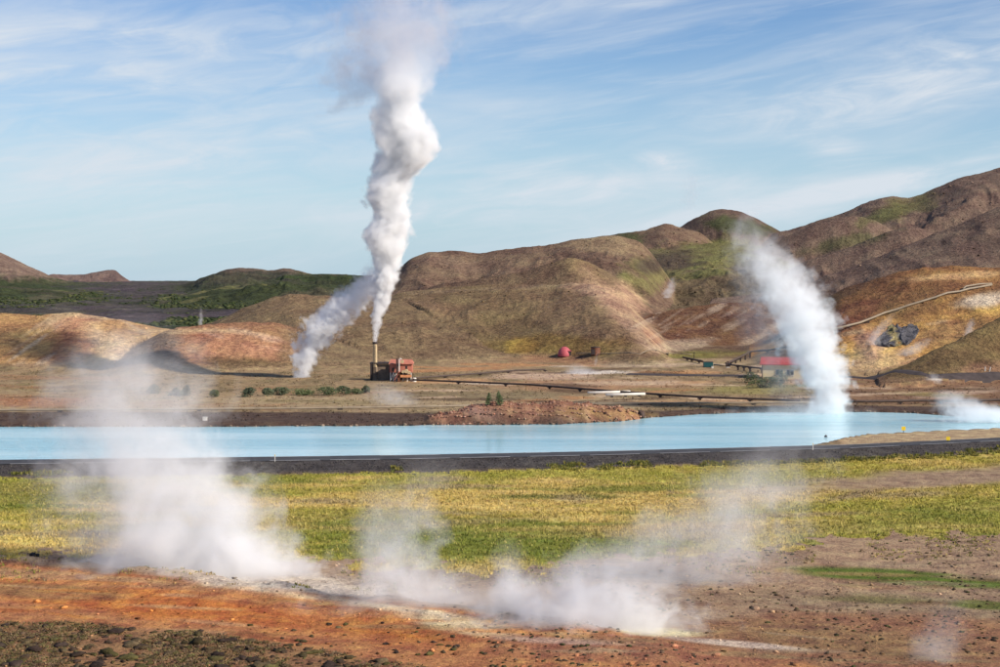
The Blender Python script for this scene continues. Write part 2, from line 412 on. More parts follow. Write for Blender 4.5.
# nearer side of the road
fg = (YY < (rD - RW - 7)).astype(np.float32)
mix(np.clip(emb * 3, 0, 1) * (YY < rD + 1), (.062, .054, .052))
mix(np.clip(emb * 3, 0, 1) * (YY < rD - RW) * sstep(.05, .35, wn2) * .6, (.085, .075, .065))
mix(spit, (.40, .29, .17))
GY, STRAW = (.36, .295, .06), (.52, .38, .13)
grass_hi = curve([(-90, 560), (0, 556), (120, 556), (300, 562), (420, 568), (520, 566), (620, 556), (700, 550), (800, 546), (900, 536), (1000, 528), (1090, 520)])
grass = fg * (V < grass_hi(PX) + WN * 24 + fbm(XX / 1.5, YY / 3, 151, 3) * 10) * (YY > 100)
grass = np.clip(grass, 0, 1)
mix(fg, (.34, .225, .14))
mix(grass, GY)
mix(grass * sstep(-.1, .3, wn2 + wn1 * .6), (.47, .345, .10))
mix(grass * ell(80, 535, 130, 20) * .8, (.55, .42, .14))
mix(grass * ell(430, 500, 300, 14) * .7, (.52, .37, .12))
mix(grass * ell(620, 495, 130, 16) * .8, (.52, .37, .12))
mix(grass * ell(560, 540, 150, 16) * .8, (.17, .19, .03))
mix(grass * ell(350, 540, 60, 18) * .8, (.19, .205, .032))
mix(grass * band(470, 484, 3, 8) * .7, (.28, .27, .045))
mix(grass * ell(60, 505, 110, 14) * sstep(-.2, .3, wn2) * .9, (.2, .2, .04))
mix(grass * ell(850, 515, 150, 12) * .7, (.40, .33, .07))
mix(grass * ell(960, 540, 80, 14, -8) * .7, (.26, .25, .045))
mix(grass * ell(560, 497, 70, 2.5) * .8, (.09, .11, .02))
for k in range(130):
    mix(grass * ell(random.uniform(-10, 1010), random.uniform(474, 560), random.uniform(15, 90), random.uniform(1, 4), random.uniform(-3, 2), .5, 1.1) * .8,
        random.choice([(.15, .17, .028), (.19, .20, .034), (.58, .42, .15), (.56, .39, .14), (.38, .31, .065), (.28, .25, .045), (.32, .24, .12)]))
mix(grass * ell(520, 548, 130, 20, 2, .6, 1.2) * .85, (.155, .18, .03))
mix(grass * ell(920, 520, 130, 14, -6, .6, 1.2) * .7, (.22, .22, .04))
mix(grass * ell(330, 520, 110, 9, 0, .6, 1.2) * .6, (.2, .2, .036))
mix(grass * ell(700, 530, 90, 9, 0, .6, 1.2) * .7, (.44, .31, .11))
mix(grass * ell(40, 492, 110, 9, 0, .6, 1.3) * .8, (.17, .17, .035))
mix(fg * ell(940, 478, 150, 9, -4) * .95, (.30, .2, .135))
mix(fg * ell(860, 494, 30, 3, -10) * .7, (.24, .16, .11))
bare = fg * (1 - grass)
mix(bare * (PX > 420) * sstep(-.1, .3, wn2) * .6, (.25, .165, .105))
mix(bare * ell(900, 605, 170, 10, 3) * .5, (.21, .15, .095))
mix(bare * ell(910, 578, 110, 6.5, 4, .3, .5), (.10, .14, .022))
mix(bare * ell(985, 605, 34, 4, 3, .3, .5) * .9, (.12, .14, .03))
mix(bare * ell(880, 600, 60, 3.5, 2) * .8, (.15, .13, .05))
mix(bare * band(curve([(-90, 700), (420, 700), (560, 632), (700, 622), (800, 612), (900, 615), (1090, 620)]), 800, 6, 12), (.27, .135, .075))
mix(bare * ell(850, 640, 130, 14, 6) * .6, (.25, .16, .075))
# red clay
clay_m = bare * band(curve([(-90, 560), (0, 560), (100, 568), (220, 582), (330, 596), (420, 604), (500, 618), (620, 632), (800, 660), (900, 700)]), 800, 3, 7)
mix(clay_m, (.40, .175, .075))
mix(clay_m * ell(160, 604, 260, 15, 7, .5, .8) * .9, (.48, .155, .042))
mix(clay_m * ell(30, 590, 90, 8, 3) * .8, (.26, .155, .07))
mix(clay_m * ell(60, 577, 140, 5, 4) * .8, (.38, .23, .12))
mix(clay_m * ell(50, 563, 120, 3.5, 5) * .9, (.15, .055, .035))
mix(clay_m * ell(420, 632, 160, 9, 4) * .8, (.36, .13, .045))
mix(clay_m * ell(640, 650, 160, 14, 3) * .7, (.27, .12, .075))
mix(bare * ell(255, 574, 110, 8, 8) * .9, (.50, .42, .36))
mix(bare * ell(330, 585, 90, 8, 6) * .8, (.55, .45, .34))
mix(bare * ell(455, 622, 62, 9, 10, .4, .9), (.62, .47, .28))
mix(bare * ell(330, 600, 90, 4, 8, .6, 1.3) * .8, (.60, .46, .30))
mix(bare * ell(290, 586, 110, 6, 6, .6, 1.2) * .8, (.58, .49, .40))
mix(bare * ell(400, 608, 70, 3, 8, .6, 1.4) * .8, (.62, .52, .36))
mix(bare * ell(660, 632, 40, 3.5, 3) * .9, (.66, .58, .34))
mix(bare * ell(740, 644, 60, 2.5, 5) * .8, (.60, .48, .38))
mix(bare * ell(560, 641, 60, 3, 3) * .6, (.5, .36, .28))
mix(bare * ell(500, 575, 120, 8) * .5, (.16, .115, .075))
for k in range(90):
    mix(clay_m * ell(random.uniform(-10, 640), random.uniform(570, 640), random.uniform(15, 70), random.uniform(.7, 2.4), random.uniform(0, 7)) * .6,
        random.choice([(.46, .16, .04), (.5, .30, .15), (.22, .09, .04), (.40, .18, .08), (.30, .10, .035), (.28, .17, .08)]))
for k in range(60):
    mix(bare * ell(random.uniform(560, 1000), random.uniform(560, 667), random.uniform(10, 60), random.uniform(.7, 2.4), random.uniform(0, 6)) * .5,
        random.choice([(.36, .21, .10), (.2, .105, .06), (.26, .20, .10), (.20, .10, .065), (.3, .22, .14)]))
tus_top = curve([(-90, 620), (0, 622), (120, 626), (200, 634), (280, 645), (350, 655), (420, 664), (480, 690)])
tus = fg * sstep(-4, 4, V + WN * 10 - tus_top(PX)) * (PX < 460)
mix(tus * .75, (.21, .125, .065))
C = np.clip(C, .01, .8)


# ------------------------------------------------------------------ mesh helpers
def mesh_from(name, verts, faces, smooth=False):
    me = bpy.data.meshes.new(name)
    verts = np.asarray(verts, np.float32); faces = np.asarray(faces, np.int32)
    n = faces.shape[1]
    me.vertices.add(len(verts)); me.vertices.foreach_set('co', verts.ravel())
    me.loops.add(faces.size); me.loops.foreach_set('vertex_index', faces.ravel())
    me.polygons.add(len(faces)); me.polygons.foreach_set('loop_start', np.arange(0, faces.size, n, dtype=np.int32))
    me.update(calc_edges=True)
    if smooth:
        me.polygons.foreach_set('use_smooth', np.ones(len(faces), bool))
    return me


def set_col(me, cols):
    a = me.color_attributes.new('Col', 'FLOAT_COLOR', 'POINT')
    c4 = np.ones((len(me.vertices), 4), np.float32); c4[:, :3] = cols
    a.data.foreach_set('color', c4.ravel())


def tag(o, label=None, cat=None, group=None, kind=None):
    if label: o['label'] = label
    if cat: o['category'] = cat
    if group: o['group'] = group
    if kind: o['kind'] = kind
    return o


def link(name, me, m=None, parent=None, loc=None):
    o = bpy.data.objects.new(name, me); COL.objects.link(o)
    if m and not me.materials: me.materials.append(m)
    if parent: o.parent = parent
    if loc is not None: o.location = loc
    return o


def empty(name, loc, rz=0):
    o = bpy.data.objects.new(name, None); COL.objects.link(o); o.location = loc; o.rotation_euler.z = rz
    o.empty_display_size = .5
    return o


def copy_tree(o, parent=None):
    c = o.copy(); COL.objects.link(c)
    if parent: c.parent = parent
    for ch in list(o.children): copy_tree(ch, c)
    return c


class MB:
    """collects boxes, tubes and solids; build() links them as ONE mesh object"""
    def __init__(s): s.v = []; s.f = []

    def add(s, vs, fs):
        b = len(s.v); s.v += [tuple(p) for p in vs]; s.f += [tuple(i + b for i in q) for q in fs]; return s

    def box(s, x0, x1, y0, y1, z0, z1):
        return s.add([(x0, y0, z0), (x1, y0, z0), (x1, y1, z0), (x0, y1, z0), (x0, y0, z1), (x1, y0, z1), (x1, y1, z1), (x0, y1, z1)],
                     [(0, 3, 2, 1), (4, 5, 6, 7), (0, 1, 5, 4), (1, 2, 6, 5), (2, 3, 7, 6), (3, 0, 4, 7)])

    def tube(s, pts, r, n=10, cap=True):
        pts = [Vector(p) for p in pts]; rs = r if isinstance(r, (list, tuple)) else [r] * len(pts)
        vs = []; fs = []
        for i, p in enumerate(pts):
            t = (pts[min(i + 1, len(pts) - 1)] - pts[max(i - 1, 0)]).normalized()
            a = t.cross(Vector((0, 0, 1)))
            if a.length < .05: a = Vector((1, 0, 0))
            a.normalize(); b = a.cross(t).normalized()
            for k in range(n):
                q = 2 * math.pi * k / n
                vs.append(p + a * math.cos(q) * rs[i] + b * math.sin(q) * rs[i])
        for i in range(len(pts) - 1):
            for k in range(n):
                fs.append((i * n + k, i * n + (k + 1) % n, (i + 1) * n + (k + 1) % n, (i + 1) * n + k))
        if cap:
            fs.append(tuple(range(n - 1, -1, -1))); fs.append(tuple((len(pts) - 1) * n + k for k in range(n)))
        return s.add(vs, fs)

    def bar(s, a, b, w):
        return s.tube([a, b], w * .7, 4)

    def build(s, name, m, parent=None, loc=None, smooth=False):
        me = bpy.data.meshes.new(name); me.from_pydata(s.v, [], s.f); me.update()
        bm = bmesh.new(); bm.from_mesh(me); bmesh.ops.recalc_face_normals(bm, faces=bm.faces); bm.to_mesh(me); bm.free()
        if smooth:
            me.polygons.foreach_set('use_smooth', np.ones(len(me.polygons), bool))
        return link(name, me, m, parent, loc)


# ------------------------------------------------------------------ materials
def new_mat(name):
    m = bpy.data.materials.new(name); m.use_nodes = True
    nt = m.node_tree
    return m, nt, nt.nodes['Principled BSDF'], nt.nodes['Material Output']


def N(nt, t, **kw):
    n = nt.nodes.new(t)
    for k, v_ in kw.items():
        if k.startswith('_'): setattr(n, k[1:], v_)
        else: n.inputs[k.replace('__', ' ')].default_value = v_
    return n


def mat(name, col, rough=.7, var=.25, scale=1.5, metal=0, spec=.3):
    m, nt, b, out = new_mat(name)
    tc = N(nt, 'ShaderNodeTexCoord')
    no = N(nt, 'ShaderNodeTexNoise', Scale=scale, Detail=5, Roughness=.65)
    nt.links.new(tc.outputs['Object'], no.inputs['Vector'])
    mr = N(nt, 'ShaderNodeMapRange'); mr.inputs[1].default_value = .3; mr.inputs[2].default_value = .7
    mr.inputs[3].default_value = 1 - var; mr.inputs[4].default_value = 1 + var
    nt.links.new(no.outputs[0], mr.inputs[0])
    vm = N(nt, 'ShaderNodeVectorMath', _operation='SCALE'); vm.inputs[0].default_value = col
    nt.links.new(mr.outputs[0], vm.inputs['Scale'])
    nt.links.new(vm.outputs[0], b.inputs['Base Color'])
    b.inputs['Roughness'].default_value = rough; b.inputs['Metallic'].default_value = metal
    b.inputs['Specular IOR Level'].default_value = spec
    return m


def soil_mat(name, s1, s2, bump1, bump2, var=.5, attr=True):
    m, nt, b, out = new_mat(name)
    L_ = nt.links.new
    at_ = N(nt, 'ShaderNodeAttribute', _attribute_name='Col')
    ge = N(nt, 'ShaderNodeNewGeometry')
    n1 = N(nt, 'ShaderNodeTexNoise', Scale=s1, Detail=7, Roughness=.68)
    n2 = N(nt, 'ShaderNodeTexNoise', Scale=s2, Detail=5, Roughness=.72)
    L_(ge.outputs['Position'], n1.inputs['Vector']); L_(ge.outputs['Position'], n2.inputs['Vector'])
    ad = N(nt, 'ShaderNodeMath', _operation='ADD'); L_(n1.outputs[0], ad.inputs[0]); L_(n2.outputs[0], ad.inputs[1])
    mr = N(nt, 'ShaderNodeMapRange'); mr.inputs[1].default_value = .7; mr.inputs[2].default_value = 1.3
    mr.inputs[3].default_value = 1 - var; mr.inputs[4].default_value = 1 + var
    L_(ad.outputs[0], mr.inputs[0])
    sc = N(nt, 'ShaderNodeVectorMath', _operation='SCALE'); L_(at_.outputs['Color'], sc.inputs[0]); L_(mr.outputs[0], sc.inputs['Scale'])
    hs = N(nt, 'ShaderNodeHueSaturation'); L_(sc.outputs[0], hs.inputs['Color'])
    mh_ = N(nt, 'ShaderNodeMapRange'); mh_.inputs[1].default_value = .3; mh_.inputs[2].default_value = .7
    mh_.inputs[3].default_value = .48; mh_.inputs[4].default_value = .52; L_(n1.outputs[0], mh_.inputs[0]); L_(mh_.outputs[0], hs.inputs['Hue'])
    L_(hs.outputs[0], b.inputs['Base Color'])
    b.inputs['Roughness'].default_value = .95; b.inputs['Specular IOR Level'].default_value = .1
    bp1 = N(nt, 'ShaderNodeBump', Strength=1, Distance=bump1); L_(n1.outputs[0], bp1.inputs['Height'])
    bp2 = N(nt, 'ShaderNodeBump', Strength=1, Distance=bump2); L_(n2.outputs[0], bp2.inputs['Height']); L_(bp1.outputs[0], bp2.inputs['Normal'])
    L_(bp2.outputs[0], b.inputs['Normal'])
    return m


M_ground = soil_mat('soil', .45, 3.2, .5, .2, .62)
M_hill = soil_mat('hill_soil', .075, .6, 1.7, .8, .55)
M_far = soil_mat('lava_soil', .03, .2, 9, 1.6, .6)

# ------------------------------------------------------------------ ground, hills, lava field
verts = np.stack([XX, YY, ZT], -1).reshape(-1, 3)
idx = np.arange(NX * NY).reshape(NY, NX)
quads = np.stack([idx[:-1, :-1], idx[:-1, 1:], idx[1:, 1:], idx[1:, :-1]], -1)
hf = hill[:-1, :-1] > .5
farm = (YY[:-1, :-1] > 560) & ((DOM[:-1, :-1] == 0) | np.isin(DOM[:-1, :-1], [names.index(k) + 1 for k in ('greenfar', 'cone', 'mesa', 'greenrise', 'greenswell')]))
cls = np.where(farm, 2, np.where(hf | (YY[:-1, :-1] > 480), 1, 0))
for k, (nm, m) in enumerate((('ground', M_ground), ('hills', M_hill), ('lava_field', M_far))):
    q = quads[cls == k]
    u, inv = np.unique(q, return_inverse=True)
    me = mesh_from(nm, verts[u], inv.reshape(-1, 4), True)
    set_col(me, C.reshape(-1, 3)[u])
    tag(link(nm, me, m), kind='structure')

# ------------------------------------------------------------------ lagoon water
wp = np.concatenate([np.arange(-90, 1091, 10.0)])
wv = []; wf_ = []
for i, x in enumerate(wp):
    a, b = D_at(lag_near(x), WZ) - 4.0, D_at(lag_far(x), WZ) + 4.0
    for k in range(7):
        y = a + (b - a) * k / 6
        wv.append(((x - CX) / F * y, y, WZ))
for i in range(len(wp) - 1):
    for k in range(6):
        wf_.append((i * 7 + k, (i + 1) * 7 + k, (i + 1) * 7 + k + 1, i * 7 + k + 1))
m, nt, b, out = new_mat('milky_water')
ge = N(nt, 'ShaderNodeNewGeometry')
mp_ = N(nt, 'ShaderNodeMapping'); mp_.inputs['Scale'].default_value = (.012, .10, 1)
nt.links.new(ge.outputs['Position'], mp_.inputs['Vector'])
n1 = N(nt, 'ShaderNodeTexNoise', Scale=1, Detail=5, Roughness=.6); nt.links.new(mp_.outputs[0], n1.inputs['Vector'])
cr = N(nt, 'ShaderNodeValToRGB'); cr.color_ramp.elements[0].position = .36; cr.color_ramp.elements[1].position = .62
cr.color_ramp.elements[0].color = (.26, .54, .63, 1); cr.color_ramp.elements[1].color = (.48, .71, .76, 1)
nt.links.new(n1.outputs[0], cr.inputs[0]); nt.links.new(cr.outputs[0], b.inputs['Base Color'])
b.inputs['Roughness'].default_value = .13; b.inputs['IOR'].default_value = 1.33
n2 = N(nt, 'ShaderNodeTexNoise', Scale=1.2, Detail=3)
mp2 = N(nt, 'ShaderNodeMapping'); mp2.inputs['Scale'].default_value = (.5, 1.6, 1)
nt.links.new(ge.outputs['Position'], mp2.inputs['Vector']); nt.links.new(mp2.outputs[0], n2.inputs['Vector'])
bp = N(nt, 'ShaderNodeBump', Strength=.45, Distance=.12); nt.links.new(n2.outputs[0], bp.inputs['Height']); nt.links.new(bp.outputs[0], b.inputs['Normal'])
tag(link('lagoon_water', mesh_from('lagoon_water', wv, wf_), m), kind='structure')

# ------------------------------------------------------------------ road
M_asphalt = mat('asphalt', (.05, .049, .052), .85, .25, .6)
M_paint = mat('road_paint', (.55, .54, .52), .7, .35, .4)


def strip(o0, o1, z, x0=-400, x1=1400, step=20, gaps=None):
    vs = []; fs = []; xs = np.arange(x0, x1 + 1, step)
    for x in xs:
        r = float(D_at(road_top(x), ROADZ))
        for o in (o0, o1):
            y = r - o; vs.append(((x - CX) / F * y, y, z))
    for i in range(len(xs) - 1):
        if gaps and gaps(i): continue
        fs.append((2 * i, 2 * i + 2, 2 * i + 3, 2 * i + 1))
    return vs, fs


rd = tag(link('road', mesh_from('road', *strip(0.02, RW - .02, ROADZ + .012)), M_asphalt), kind='structure')
link('edge_line', mesh_from('edge_line', *strip(RW - .5, RW - .28, ROADZ + .018, -400, 1400, 10, lambda i: (i * 7919 % 13) < 3)), M_paint, rd)
link('edge_line', mesh_from('edge_line', *strip(.3, .45, ROADZ + .018, -400, 1400, 10, lambda i: (i * 7919 % 11) < 5)), M_paint, rd)

# ------------------------------------------------------------------ stuff: grass, tussocks, stones
def tufts(name, n, region, hgt, wid, blades, label, mname, colfn, flat=.35):
    """many blades in one mesh; region() gives photo spots on the ground"""
    vs = np.zeros((n * blades * 3, 3), np.float32); cs = np.zeros((n * blades * 3, 3), np.float32)
    k = 0
    for i in range(n):
        p, ci = region()
        h0 = hgt * random.uniform(.55, 1.35)
        col = colfn(ci)
        for b_ in range(blades):
            a = random.uniform(0, 6.283); q = random.uniform(0, wid)
            bx, by = p[0] + math.cos(a) * q, p[1] + math.sin(a) * q
            t = random.uniform(0, 6.283); w = wid * random.uniform(.18, .4); l = flat * h0 * random.uniform(.3, 1.5)
            vs[k] = (bx - math.cos(t) * w, by - math.sin(t) * w, p[2] - .03); vs[k + 1] = (bx + math.cos(t) * w, by + math.sin(t) * w, p[2] - .03)
            vs[k + 2] = (bx + math.cos(a) * l, by + math.sin(a) * l, p[2] + h0 * random.uniform(.6, 1))
            c_ = np.array(col) * random.uniform(.92, 1.18)
            cs[k:k + 3] = c_; k += 3
    me = mesh_from(name, vs, np.arange(len(vs)).reshape(-1, 3)); set_col(me, cs)
    m_, nt_, b_, o_ = new_mat(mname)
    a_ = N(nt_, 'ShaderNodeAttribute', _attribute_name='Col'); nt_.links.new(a_.outputs['Color'], b_.inputs['Base Color'])
    b_.inputs['Roughness'].default_value = .8; b_.inputs['Specular IOR Level'].default_value = .15
    return tag(link(name, me, m_), kind='stuff')


gr_flat = np.flatnonzero((grass > .5) & (ell(940, 478, 150, 9, -4) < .5) & (YY > 100) & (YY < 215) & (PX > -60) & (PX < 1060))
# weight by real area so tufts are even on the ground
wgt = (YY.ravel()[gr_flat] ** 3); wgt = wgt / wgt.sum()
pick = RNG.choice(gr_flat, 80000, p=wgt)
pit = iter(pick)


def grass_spot():
    k = next(pit); i, j = divmod(int(k), NX)
    x = XX[i, j] + random.uniform(-.12, .12); y = YY[i, j] + random.uniform(-.5, .5)
    return (x, y, ZT[i, j]), (i, j)


pn = fbm(XX / 3.0, YY / 3.0, 140, 3)


def grass_col(ci):
    c = C[ci]; t = random.random()
    if t < .16: return c * .6 + np.array((.62, .47, .17)) * .4
    if t < .42: return c * .7 + np.array((.14, .16, .03)) * .3
    return c


tufts('grass', 34000, grass_spot, .24, .22, 4, None, 'grass_blades', grass_col)
tw = np.flatnonzero((tus > .5) & (PX > -60) & (YY > 88)); tp = iter(RNG.choice(tw, 1500))


def lumps(name, spots, size, mat_, kind='stuff', flat=.5, jit=.35, sub=2):
    """rounded lumps of uneven shape gathered in one mesh"""
    bm = bmesh.new(); bmesh.ops.create_icosphere(bm, subdivisions=sub, radius=1)
    bv = np.array([v_.co[:] for v_ in bm.verts]); bf = np.array([[v_.index for v_ in f_.verts] for f_ in bm.faces]); bm.free()
    VS, FS, CS = [], [], []
    for i, (p, c_, sc_) in enumerate(spots):
        nn = 1 + jit * np.sin(bv @ RNG.normal(size=3) * 3 + RNG.random() * 6) * .6 + jit * RNG.normal(size=len(bv)) * .35
        s3 = np.array([random.uniform(.7, 1.5), random.uniform(.7, 1.3), flat * random.uniform(.7, 1.3)]) * size * sc_
        a = random.uniform(0, 6.28); R_ = np.array([[math.cos(a), -math.sin(a), 0], [math.sin(a), math.cos(a), 0], [0, 0, 1]])
        VS.append((bv * nn[:, None] * s3) @ R_.T + np.array(p) + np.array([0, 0, s3[2] * .25])); FS.append(bf + i * len(bv))
        CS.append(np.tile(np.array(c_) * random.uniform(.7, 1.3), (len(bv), 1)) * RNG.uniform(.7, 1.3, (len(bv), 1)))
    me = mesh_from(name, np.concatenate(VS), np.concatenate(FS)); set_col(me, np.concatenate(CS))
    o = link(name, me, mat_)
    return tag(o, kind=kind) if kind else o


M_tus = soil_mat('tussock_moss', 2.5, 9, .12, .05, .6)
M_stone = soil_mat('stone', 1.8, 7, .1, .05, .5)


def spot(k):
    i, j = divmod(int(k), NX)
    return (XX[i, j] + random.uniform(-.15, .15), YY[i, j] + random.uniform(-.15, .15), ZT[i, j])


TC = [(.055, .036, .024), (.06, .045, .022), (.085, .07, .026), (.045, .03, .024), (.10, .07, .038)]
lumps('tussocks', [(spot(k), random.choice(TC), min(2.6, .35 + random.expovariate(2.2))) for k in tp], .2, M_tus, flat=.42, jit=.5)
hk = iter(RNG.choice(np.flatnonzero((tus > .35) & (PX > -60) & (YY > 88) & (wn2 > -.2)), 9000))
tufts('heath', 8000, lambda: (lambda k: (spot(k), divmod(int(k), NX)))(next(hk)), .13, .2, 6, None, 'heath_blades', lambda ci: random.choice([(.10, .065, .035), (.13, .10, .04), (.075, .05, .033), (.22, .15, .085), (.12, .11, .04)]), 1.2)
sp_ = [hit(random.uniform(180, 460), 640 + random.gauss(0, 9) + (random.random() < .3) * 8) for k in range(60)]
lumps('tussocks', [(p, random.choice(TC), random.uniform(.35, 1.2)) for p in sp_], .2, M_tus, flat=.55)
# clods and stones over the bare ground
bf_ = np.flatnonzero((bare > .5) & (PX > 480) & (PX < 1060) & (YY > 95) & (YY < 165) & (V > 530))
bk = RNG.choice(bf_, 1500)
lumps('clods', [(spot(k), random.choice([(.06, .045, .03), (.10, .065, .04), (.05, .05, .02), (.16, .1, .06)]), random.uniform(.3, 1.5)) for k in bk if wn2.ravel()[k] > -.12], .13, M_tus, flat=.5, sub=1)
bk = RNG.choice(np.flatnonzero((fg > .5) & (PX > -60) & (PX < 1060) & (YY > 90) & (YY < 135) & (grass < .5)), 4200)
lumps('stones', [(spot(k), C.reshape(-1, 3)[k] * random.choice([.4, .6, .9, 1.4]), min(5, .25 + random.expovariate(1.9))) for k in bk], .07, M_stone, flat=.65, jit=.5, sub=1)
mk = np.flatnonzero((mp > .25) & (mound > .25) & (YY < mD + 2))
lumps('scoria_rubble', [(spot(k), random.choice([(.26, .12, .08), (.33, .19, .14), (.16, .08, .06), (.36, .22, .14)]), random.uniform(.4, 1.6)) for k in RNG.choice(mk, 900)], .15, M_stone, flat=.8, sub=1)
sk = [(x, lag_far(np.array([float(x)]))[0] - random.uniform(-.3, 1.2)) for x in RNG.uniform(-50, 1050, 420)]
lumps('shore_stones', [(hit(x, y), random.choice([(.05, .04, .035), (.12, .08, .06), (.25, .18, .13)]), random.uniform(.4, 1.6)) for x, y in sk], .2, M_stone, flat=.7, sub=1)
ek = np.flatnonzero((emb > .05) & (emb < .95) & (YY < rD - RW) & (PX > -60) & (PX < 1060))
lumps('embankment_gravel', [(spot(k), random.choice([(.05, .045, .045), (.07, .062, .058), (.10, .09, .08), (.04, .037, .038)]), random.uniform(.4, 1.4)) for k in RNG.choice(ek, 3600)], .09, M_stone, flat=.7, sub=1)

lk = np.flatnonzero((hw < .3) & (YY > 640) & (YY < 1700) & (PX > -60) & (PX < 380) & (C[..., 1] > C[..., 0]))
if len(lk):
    lumps('scrub', [(spot(k), random.choice([(.035, .048, .018), (.05, .06, .022), (.07, .075, .03), (.03, .04, .018)]), random.uniform(.5, 1.5)) for k in RNG.choice(lk, 2600)], 1.0, M_tus, flat=.5, sub=1)
hk2 = np.flatnonzero((hw > .6) & (YY > 400) & (YY < 1150) & (PX > -60) & (PX < 1060) & (wn2 > -.1) & (np.take_along_axis(np.stack([ZT[1:] - ZT[:-1], ZT[1:] - ZT[:-1]]), np.zeros((1, NY - 1, NX), int), 0)[0][np.minimum(np.arange(NY), NY - 2)] > 0))
hwt = YY.ravel()[hk2] ** 1.0; hwt = hwt / hwt.sum()
lumps('scree', [(spot(k), C.reshape(-1, 3)[k] * random.choice([.5, .65, .8, 1.4]), min(2.2, .35 + random.expovariate(2.5)) * YY.ravel()[k] / 600) for k in RNG.choice(hk2, 3800, p=hwt)], .26, M_stone, flat=.7, sub=1)
# weeds on the embankment and small dry tufts over the plain beyond the water
pw = np.flatnonzero((pl > .5) & (PX > -60) & (PX < 1060) & (YY > 268) & (YY < 420) & (wn2 > -.15))
pk = iter(RNG.choice(pw, 6000))
pspot = lambda: (lambda k: (spot(k), divmod(int(k), NX)))(next(pk))
tufts('dry_grass', 5000, pspot, .35, .3, 4, None, 'dry_grass_blades', lambda ci: C[ci] * random.choice([.5, .7, 1.1]))
wk = iter(RNG.choice(np.flatnonzero((np.abs(emb - .25) < .25) & (YY < rD - RW) & (PX > -60) & (PX < 1060) & ((wn1 > .12) | ((PX > 700) & (emb < .3)))), 3000))
tufts('weeds', 1500, lambda: (lambda k: (spot(k), divmod(int(k), NX)))(next(wk)), .4, .25, 5, None, 'weed_blades', lambda ci: random.choice([(.16, .16, .03), (.24, .2, .05), (.1, .11, .03)]))

ek2 = iter(RNG.choice(np.flatnonzero((fg > .5) & (grass < .5) & (PX > -60) & (PX < 1060) & (V < grass_hi(PX) + 26) & (wn2 > -.1)), 1500))
tufts('weeds', 1300, lambda: (lambda k: (spot(k), divmod(int(k), NX)))(next(ek2)), .2, .22, 4, None, 'weed_blades', lambda ci: random.choice([(.26, .22, .06), (.42, .32, .11), (.16, .17, .03), (.2, .15, .08)]))
# ------------------------------------------------------------------ shrubs
def leaf_mesh(name, n, rx, ry, h, conic=0.0, col=(.05, .065, .03), leaf=.16, z0=.15):
    cl = [(random.uniform(-.7, .7), random.uniform(-.7, .7), random.uniform(.1, .85)) for _ in range(9)]
    vs, cs = [], []
    for i in range(n):
        c_ = random.choice(cl); q = Vector((random.gauss(0, 1), random.gauss(0, 1), random.gauss(0, 1))).normalized() * random.uniform(.1, .62)
        z = min(1, max(.02, c_[2] + q.z)); k = (1 - z) * conic + (1 - conic) * math.sqrt(max(.05, 1 - (2 * z - .8) ** 2 * .55))
        p = Vector(((c_[0] + q.x) * rx * k, (c_[1] + q.y) * ry * k, z0 + z * h))
        a = Vector((random.gauss(0, 1), random.gauss(0, 1), random.gauss(0, 1))).normalized(); b_ = a.orthogonal().normalized()
        s_ = leaf * random.uniform(.6, 1.4)
        vs += [p - a * s_, p + b_ * s_ * .6, p + a * s_, p - b_ * s_ * .6]
        cc = np.array(col) * random.uniform(.55, 1.6); cs += [cc] * 4
    me = mesh_from(name, np.array([v_[:] for v_ in vs]), np.arange(len(vs)).reshape(-1, 4)); set_col(me, np.array(cs))
    return me


m_leaf, nt_, b_, o_ = new_mat('leaves')
a_ = N(nt_, 'ShaderNodeAttribute', _attribute_name='Col'); nt_.links.new(a_.outputs['Color'], b_.inputs['Base Color']); b_.inputs['Roughness'].default_value = .7
M_bark = mat('bark', (.09, .065, .045), .9, .3, 6)


def make_shrub(name, label, cat, rx, h, conic, col, loc, group=None, n=800, leaf=.15):
    r = empty(name, loc); tag(r, label, cat, group)
    link('crown', leaf_mesh('crown', n, rx, rx * .8, h, conic, col, leaf), m_leaf, r)
    t = MB()
    t.tube([(0, 0, -.15), (.03, .02, h * .35), (-.02, 0, h * .75)], [.1, .07, .02], 6)
    for k in range(4):
        a = k * 1.6 + .4; t.tube([(0, 0, h * (.1 + .1 * k)), (math.cos(a) * rx * .5, math.sin(a) * rx * .4, h * (.35 + .12 * k))], [.05, .015], 5)
    t.build('trunk', M_bark, r)
    return r


